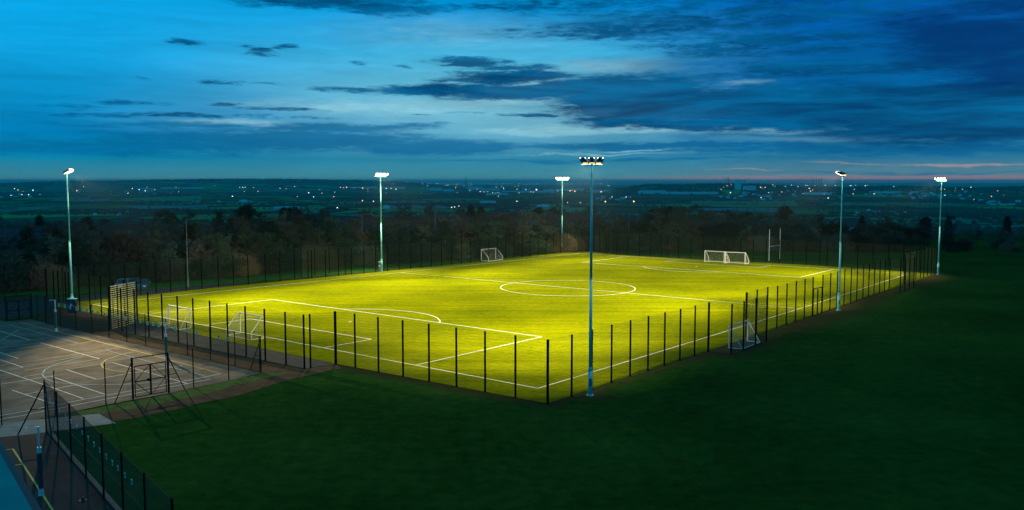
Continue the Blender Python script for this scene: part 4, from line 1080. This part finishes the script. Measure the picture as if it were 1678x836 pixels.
house(50, 371, 185, 20, 8, R(3), 'long red tiled house roof above the trees at far left')
house(113, 378, 165, 11, 8, R(-8), 'red roofed house showing between trees by the leftmost mast')
house(188, 369, 200, 9, 8, R(40), 'small red hipped roof above trees, left of three in a row', hr=2.6)
house(215, 369, 205, 8, 8, R(35), 'small red hipped roof above trees, middle of three in a row', hr=2.6)
house(250, 368, 200, 16, 8, R(5), 'red tiled roof above trees left of the unlit lamp')
house(495, 364, 200, 20, 9, R(-2), 'long brown roof above the trees left of centre')
house(690, 356, 215, 30, 9, R(2), 'very long brown roof behind the trees right of the second mast')
house(815, 349, 220, 19, 9, R(-4), 'red roofed house above the trees over the small left goal')
house(905, 351, 225, 22, 10, R(6), 'red roofed house behind the bare trees by the third mast')
house(1195, 362, 230, 12, 9, R(10), 'dim house half hidden in the wood above the far goal pair', 'wallpale', 'tiledark')
house(1398, 358, 400, 14, 9, R(0), 'pale house among trees right of the middle right mast', 'wallpale', 'tiledark')

# ------------------------------------------------------------------ valley: woods and hedges (stuff), fields, water
def clump(mb, p, s_, rnd, fine):
    n1, n2 = (7, 4) if fine else (5, 3)
    vs = []
    for i in range(n2):
        e = i / (n2 - 1) * 1.35; rr = math.cos(e) * s_; z = math.sin(e) * s_ * rnd.uniform(.9, 1.25)
        for j in range(n1):
            a_ = 6.283 * (j + .5 * i) / n1; k = rnd.uniform(.72, 1.25)
            vs.append((p.x + rr * k * math.cos(a_), p.y + rr * k * math.sin(a_), p.z + z * rnd.uniform(.85, 1.15) - s_ * .1))
    fs = [(i * n1 + j, i * n1 + (j + 1) % n1, (i + 1) * n1 + (j + 1) % n1, (i + 1) * n1 + j) for i in range(n2 - 1) for j in range(n1)]
    fs.append(tuple((n2 - 1) * n1 + j for j in range(n1)))
    mb.add(vs, fs)
rnd = random.Random(21)
def rt(px, r): a = pxaz(px); x, y = r * math.sin(a), r * math.cos(a); return Vector((x, y, terr(x, y)))
hm = MB()
for i in range(170):       # hedgerows and tree lines, mostly running across the view
    r = math.exp(rnd.uniform(math.log(1500), math.log(9500))); px0 = rnd.uniform(-150, 1800); span = rnd.uniform(60, 420) * (3000 / r) ** .3
    slope = rnd.uniform(-.25, .25); q0 = px0
    step = 6 * F / r * .9
    if rnd.random() < .25:   # a hedge running away from the viewer
        L_ = rnd.uniform(200, 900); k = 0
        while k < L_:
            clump(hm, rt(px0, r + k), rnd.uniform(2, 4), rnd, False); k += 9
        continue
    while q0 < px0 + span:
        if rnd.random() < .86: clump(hm, rt(q0, r * (1 + slope * (q0 - px0) / 400)), rnd.uniform(1.6, 3.4) if rnd.random() < .8 else rnd.uniform(4, 6.5), rnd, r < 3000)
        q0 += step
tag(hm.build('hedgerow_trees', M['leafmid']), 'dark hedgerows and tree lines criss-crossing the far valley fields', 'hedgerows', kind='stuff')
wm = MB()
for i in range(46):
    r = math.exp(rnd.uniform(math.log(1400), math.log(9000))); px0 = rnd.uniform(-150, 1800)
    wdt = rnd.uniform(120, 500); dep = rnd.uniform(60, 260)
    for k in range(int(wdt * dep / 200)):
        p = rt(px0, r); d = Vector((rnd.uniform(-1, 1) * wdt, rnd.uniform(-1, 1) * dep, 0)); x, y = p.x + d.x, p.y + d.y
        clump(wm, Vector((x, y, terr(x, y))), rnd.uniform(4.5, 7.5), rnd, False)
# wooded crest of the right hand ridge
for k in range(2600):
    px = rnd.uniform(1010, 1800); r = rnd.gauss(7300, 500)
    clump(wm, rt(px, r), rnd.uniform(7, 12), rnd, False)
tag(wm.build('distant_woodland', M['leafdark']), 'dark woods scattered over the far valley and its right hand ridge', 'woodland', kind='stuff')
# crest trees on the long left ridge
wm = MB()
for k in range(1500):
    px = rnd.uniform(-150, 700); clump(wm, rt(px, rnd.gauss(12900, 500)), rnd.uniform(8, 13), rnd, False)
tag(wm.build('ridge_woodland', M['leafdark']), 'wooded crest of the long low ridge on the left horizon', 'woodland', kind='stuff')
M['fg'] = mat('bright_pasture', (.02, .24, .06), .95, 0, .3, .01)
M['fb'] = mat('bare_plough', (.16, .18, .16), .95, 0, .2, .01)
def field(pts, m, name='field'):
    P = [GT(*p) for p in pts]; mb = MB(); nn = 14; a, b_, c_, d = P
    for i in range(nn + 1):
        for j in range(nn + 1):
            p = a.lerp(b_, j / nn).lerp(d.lerp(c_, j / nn), i / nn); mb.v.append((p.x, p.y, terr(p.x, p.y) + 1.2))
    for i in range(nn):
        for j in range(nn): k = i * (nn + 1) + j; mb.f.append((k, k + 1, k + nn + 2, k + nn + 1))
    struct(mb.build(name, m))
for q in ([(1125, 341), (1310, 338), (1300, 328), (1135, 329)], [(1350, 337), (1590, 339), (1560, 333), (1370, 332)], [(430, 347), (530, 346), (535, 339), (440, 340)], [(500, 339), (580, 338), (600, 331), (520, 333)],
          [(180, 332), (330, 334), (330, 321), (210, 325)], [(330, 338), (420, 338), (440, 331), (340, 331)], [(30, 346), (80, 344), (90, 340), (30, 341)], [(630, 333), (800, 332), (790, 326), (650, 327)], [(860, 348), (950, 348), (960, 341), (880, 340)]):
    field(q, M['fg'], 'green_field')
for q in ([(230, 343), (340, 341), (340, 337), (200, 339)], [(80, 330), (170, 331), (180, 326), (90, 327)], [(640, 342), (740, 342), (720, 337), (640, 337)], [(1150, 346), (1290, 347), (1290, 342), (1140, 342)]):
    field(q, M['fb'], 'bare_field')
M['water'] = mat('estuary_water', (.05, .1, .12), .08)
mb = MB()
q = [(655, 301.9), (1060, 302.3), (1060, 300.9), (655, 300.8)]
mb.add([G(px, py, -84.0) for px, py in q], [(0, 1, 2, 3)]); struct(mb.build('estuary_water', M['water']))

# ------------------------------------------------------------------ valley buildings
def shed(px, py, wpx, h, label, group=None, dp=40, up_h=None, rz=None, m='shed', name='warehouse'):
    p = GT(px, py); r = p.xy.length; w = wpx / F * r; h = h * 1.5
    t_ = thing(name, p - Vector((0, 0, 1)), label, 'warehouse' if name == 'warehouse' else 'building', (rz if rz is not None else -pxaz(px)), group)
    mb = MB(); mb.box((0, 0, h / 2), w, dp, h); mb.build('wall', M[m], t_)
    mb = MB(); k = max(1, int(w / 60))
    for i in range(k):
        x0 = -w / 2 + w * i / k; x1 = -w / 2 + w * (i + 1) / k
        mb.prism([(x0 - .0, h + .02), (x1, h + .02), ((x0 + x1) / 2, h + 2.2)], -dp / 2 - .5, dp / 2 + .5)
    mb.build('roof', M['shedroof'], t_)
    mb = MB()
    for i in range(max(2, int(w / 14))): mb.box((-w / 2 + w * (i + .5) / max(2, int(w / 14)), -dp / 2 - .06, 2.6), 4, .1, 4.2)
    mb.build('loading_doors', M['shedroof'], t_)
    return t_
shed(300, 309.5, 60, 12, 'long thin white shed below the left ridge')
shed(240, 310.5, 26, 10, 'short white shed left of the long one below the left ridge')
shed(595, 309, 46, 12, 'long white depot just left of the second mast head')
shed(645, 309, 40, 12, 'white depot directly right of the second mast')
shed(714, 313, 20, 22, 'stepped white factory left of centre under the water tower', m='shed', name='factory')
shed(735, 314, 18, 16, 'low white factory wing right of the stepped factory')
shed(778, 311, 26, 24, 'white two part warehouse right of the tall stack')
shed(803, 313, 34, 16, 'grey white warehouse left of the long central one')
shed(865, 316, 86, 12, 'very long low white warehouse left of the third mast')
shed(815, 320, 36, 9, 'small pale shed in front of the long central warehouse')
shed(905, 314, 30, 16, 'pale warehouse immediately left of the third mast')
shed(940, 313, 34, 16, 'pale warehouse between third mast and nearest mast')
shed(985, 315.5, 34, 14, 'pale warehouse just right of the nearest mast')
shed(1068, 318, 44, 16, 'white warehouse with rounded end at left of the long right shed')
shed(1130, 318.5, 90, 11, 'longest white shed on the right side of the valley')
shed(1209, 311, 10, 48, 'white office block on the wooded right ridge', dp=20, name='office_block')
shed(1228, 312, 20, 22, 'low white annexe right of the white office block')
shed(1340, 319, 40, 10, 'pale shed left of the middle right mast')
shed(1450, 317.5, 44, 10, 'pale shed among houses right of the middle right mast')
shed(800, 333, 26, 7, 'blue grey greenhouse roof low in the central fields')
shed(470, 343, 40, 6, 'low grey farm building in the fields left of centre')
shed(890, 339, 20, 6, 'small pale farm shed above the third mast trees')
shed(633, 342, 11, 8, 'pale domed barn right beside the second mast')
t_ = thing('water_tower', GT(700, 309), 'white water tower standing left of centre in the valley', 'water tower')
mb = MB(); mb.tube((0, 0, 0), (0, 0, 50), 5, 4, 12); mb.build('shaft', M['shed'], t_)
mb = MB(); mb.tube((0, 0, 50), (0, 0, 58), 5, 14, 16); mb.tube((0, 0, 58), (0, 0, 66), 14, 14, 16); mb.tube((0, 0, 66), (0, 0, 70), 14, 3, 16); mb.build('tank', M['shed'], t_)
def far_stack(px, ytop, r, rad, label, name='chimney_stack', cat='chimney', mm='dark'):
    a = pxaz(px); x, y = r * math.sin(a), r * math.cos(a); z0 = terr(x, y); zt = H + (296 - ytop) / F * r
    t_ = thing(name, (x, y, z0), label, cat); h_ = zt - z0
    mb = MB(); mb.tube((0, 0, 0), (0, 0, h_), rad * 1.3, rad * .8, 12); mb.build('shaft', M[mm], t_)
    mb = MB(); mb.tube((0, 0, h_), (0, 0, h_ + rad), rad * 1.05, rad * 1.05, 12); mb.build('rim', M[mm], t_)
far_stack(763.5, 289.5, 16000, 6.5, 'tall lone chimney on the horizon left of centre')
for i, px in enumerate((1331, 1336, 1340.5, 1344.5)):
    far_stack(px, 292.5 - .3 * (i % 2), 14000, 4.5, 'slim stack in the cluster of four left of the middle right mast', 'chimney_stack', 'chimney')
    bpy.data.objects[-1]
for o in list(bpy.data.objects):
    if o.get('label', '').startswith('slim stack in the cluster'): o['group'] = 'four slim stacks on the horizon'
def crane(px, ytop, jib, label):
    r = 8200; a = pxaz(px); x, y = r * math.sin(a), r * math.cos(a); z0 = terr(x, y); zt = H + (296 - ytop) / F * r; h_ = zt - z0
    t_ = thing('tower_crane', (x, y, z0), label, 'crane', -a)
    mb = MB(); mb.box((0, 0, h_ / 2), 3, 3, h_); mb.build('mast', M['dark'], t_)
    mb = MB(); mb.tube((-jib * 14, 0, h_ * .78), (jib * 46, 0, h_ + 4), 1.7, 1.2, 6); mb.build('jib', M['dark'], t_)
    mb = MB(); mb.box((-jib * 14, 0, h_ * .76), 7, 4, 6); mb.build('counterweight', M['dark'], t_)
crane(1189, 291, -1, 'dark tower crane on the right horizon, left one')
crane(1219, 292, 1, 'dark tower crane on the right horizon, right one')
far_stack(1192.5, 290, 8300, 2.6, 'dark mast between the two cranes on the horizon', 'radio_mast', 'mast')

# small valley houses in clusters
hz = MB(); hz.prism([(-8, 0), (8, 0), (8, 6), (-8, 6)], -5, 5)
hwall = mesh_of(hz, 'wall', M['farwall'])
hz = MB(); hz.prism([(-5.6, 5.8), (5.6, 5.8), (0, 9.6)], -8.4, 8.4)
hz.v = [(v[1], v[0], v[2]) for v in hz.v]
hroof = mesh_of(hz, 'roof', M['shedroof']); hz2 = hroof.copy(); hz2.materials.clear(); hz2.materials.append(M['tile'])
def valley_house(px, py, s_, rz, label, group):
    t_ = thing('valley_house', GT(px, py), label, 'house', rz, group); t_.scale = (s_,) * 3
    for me in (hwall, hroof if rnd.random() < .45 else hz2):
        o = bpy.data.objects.new(me.name.split('.')[0], me); COL.objects.link(o); o.parent = t_
for (cx, cy_, sx, sy, n_, l, g) in [
    (235, 315, 70, 4, 26, 'tiny pale house in the hillside village below the left ridge', 'houses of the left hillside village'),
    (30, 322, 40, 3, 9, 'tiny pale house in the fields at the far left', 'houses at the far left'),
    (180, 350, 40, 5, 10, 'small pale house on the lower slope right of the leftmost mast', 'houses on the lower left slope'),
    (400, 332, 60, 3, 8, 'tiny pale house in the fields left of centre', 'houses in the left centre fields'),
    (1260, 322, 90, 6, 26, 'tiny pale house along the road under the right ridge', 'houses under the right ridge'),
    (1500, 321, 90, 6, 44, 'tiny pale house in the town between both right masts', 'houses of the right hand town'),
    (1640, 334, 40, 4, 18, 'tiny pale house in the village at the right edge', 'houses of the right edge village'),
    (1440, 350, 50, 4, 12, 'small pale house among trees right of the middle right mast', 'houses among trees on the right'),
    (1010, 326, 30, 3, 8, 'tiny pale house by the orange lamps right of centre', 'houses by the orange lamps'),
    (870, 312, 110, 3, 40, 'tiny pale building around the central warehouses', 'small buildings round the warehouses')]:
    for k in range(n_): valley_house(cx + rnd.gauss(0, sx * .5), max(307, cy_ + rnd.gauss(0, sy * .5)), rnd.uniform(.8, 1.5) * (1.1 if cy_ < 340 else .5), rnd.uniform(0, 3.14), l, g)

# far lamps: post with a glowing head
PX1 = 1678 / 1024
def far_lamp(px, py, kind, size, label, group=None):
    p = GT(px, py); r = p.xy.length; s_ = size * .30 * r / F * PX1
    t_ = thing('street_light', p, label, 'lamp', 0, group)
    mb = MB(); hh = 9 + s_; mb.tube((0, 0, 0), (0, 0, hh), .15, .12, 5); mb.build('post', M['galv'], t_)
    mb = MB(); n1 = 8
    vs = [(0, 0, hh - s_)] + [(s_ * math.sin(e) * math.cos(6.283 * j / n1), s_ * math.sin(e) * math.sin(6.283 * j / n1), hh - s_ * math.cos(e)) for e in (.8, 1.57, 2.34) for j in range(n1)] + [(0, 0, hh + s_)]
    fs = [(0, 1 + (j + 1) % n1, 1 + j) for j in range(n1)] + [(1 + i * n1 + j, 1 + i * n1 + (j + 1) % n1, 1 + (i + 1) * n1 + (j + 1) % n1, 1 + (i + 1) * n1 + j) for i in range(2) for j in range(n1)] + [(1 + 2 * n1 + j, 1 + 2 * n1 + (j + 1) % n1, 25) for j in range(n1)]
    mb.add(vs, fs); mb.build('lamp_head', M[kind], t_)
far_lamp(1038.5, 334.5, 'lampwarm', 1.9, 'bright orange lamp in the valley, right one of two')
far_lamp(992, 335, 'lampwarm', 1.7, 'bright orange lamp in the valley just right of the nearest mast')
far_lamp(879, 313.5, 'lampwhite', 1.9, 'brightest white lamp above the long central warehouse')
far_lamp(197, 312, 'lampwhite', 1.0, 'white lamp at left edge of the hillside village') if 0 else None
L1 = [(54, 314, 'w', 1.2), (24, 311, 'w', .9), (126, 315, 'p', 1.3), (217, 311, 'w', 1.0), (228, 313, 'w', 1), (238, 315, 'w', 1), (36, 322, 'w', .9), (47, 322, 'w', .9), (18, 323, 'w', .8)]
L2 = [(381, 325, 'w', 1.2), (398, 309, 'w', 1.0), (402, 309, 'p', 1.2), (423, 316, 'p', 1.0), (506, 319, 'w', 1.1), (514, 326, 'w', 1.0), (553, 346, 'w', 1.3), (594, 333, 'o', 1.3), (612, 334, 'w', 1.1), (558, 309, 'p', 1.1), (568, 309, 'p', 1.5), (563, 309.5, 'p', .9), (459, 311, 'w', .8), (393, 309, 'w', .8)]
L3 = [(594, 310.5, 'o', 1.2), (633, 311, 'w', 1.1), (641, 311, 'o', 1.1), (649, 312, 'w', 1.1), (713, 312, 'p', 1.5), (747, 309.5, 'p', 1.1), (825, 310.5, 'w', 1.0), (847, 312, 'o', 1.0), (862, 313, 'w', 1.2), (893, 315, 'p', 1.1), (934, 315, 'o', 1.4), (942, 316, 'o', 1.5), (973, 314, 'p', 1.1), (985, 317, 'p', 1.6), (787, 316.5, 'w', .9), (793, 316.5, 'w', .9), (799, 316.5, 'w', .9), (812, 319.5, 'w', .9), (818, 319.5, 'w', .9), (847, 334, 'w', 1.1), (951, 336, 'w', 1.1), (930, 336, 'o', 1.0), (740, 345, 'w', 1.2), (752, 343, 'p', 1.3), (745, 344, 'w', 1.0), (817, 324.5, 'w', .8)]
L4 = [(1197, 319, 'w', 1.1), (1246, 310, 'o', 1.2), (1254, 310, 'p', 1.2), (1297, 304.5, 'w', 1.1), (1320, 305, 'w', 1), (1326, 312, 'w', 1.1), (1328, 316, 'w', .9), (1352, 305, 'w', 1.0), (1369, 305.5, 'w', 1.1), (1393, 306, 'w', 1.1), (1402, 305.5, 'w', 1), (1418, 306, 'w', 1.2), (1398, 321, 'p', 1.0), (1433, 321, 'p', 1.2), (1591, 309, 'w', 1.2), (1357, 328, 'w', 1.2), (1247, 327, 'w', 1.0), (1026, 326, 'w', 1.0), (1003, 326, 'w', .9)]
L5 = [(695 + 9 * k + rnd.uniform(-4, 4), 302.3, 'w', .55) for k in range(34)]
for LL_, (xa, xb, ya, yb, n_) in ((L3, (690, 1010, 305, 320, 34)), (L4, (1180, 1470, 305, 322, 30)), (L2, (340, 640, 306, 328, 14)), (L1, (10, 300, 308, 324, 10)), (L4, (1480, 1670, 310, 334, 14))):
    for _ in range(n_): LL_.append((rnd.uniform(xa, xb), ya + (yb - ya) * rnd.random() ** 1.5, rnd.choice('wwoop'), rnd.uniform(.45, .85)))
KK = {'w': 'lampwhite', 'o': 'lampwarm', 'p': 'lamppink'}
WN = {'w': 'white', 'o': 'orange', 'p': 'rose'}
for LL, where in ((L1, 'left part of the valley under the ridge'), (L2, 'valley between the first two left masts'), (L3, 'warehouse district in the middle of the valley'), (L4, 'valley right of the nearest mast'), (L5, 'shoreline on the central horizon')):
    for px, py, k, s_ in LL: far_lamp(px, py, KK[k], s_, 'tiny %s lamp in the %s' % (WN[k], where), '%s lamps in the %s' % (WN[k], where))

# ------------------------------------------------------------------ haze
hb = MB(); hb.box((0, 0, -24), 128000, 128000, 170)
hz_o = hb.build('haze', bpy.data.materials.new('haze_air'))
m = hz_o.data.materials[0]; m.use_nodes = True; n = NT(m.node_tree); n.n.clear()
vp = n.node('ShaderNodeVolumePrincipled'); vp.inputs['Color'].default_value = (.62, .95, .92, 1); vp.inputs['Density'].default_value = 5.0e-5; vp.inputs['Anisotropy'].default_value = 0.0
mo = n.node('ShaderNodeOutputMaterial'); n.l.new(vp.outputs[0], mo.inputs['Volume'])
tag(hz_o, 'thin blue evening haze over the valley', 'haze', kind='stuff')
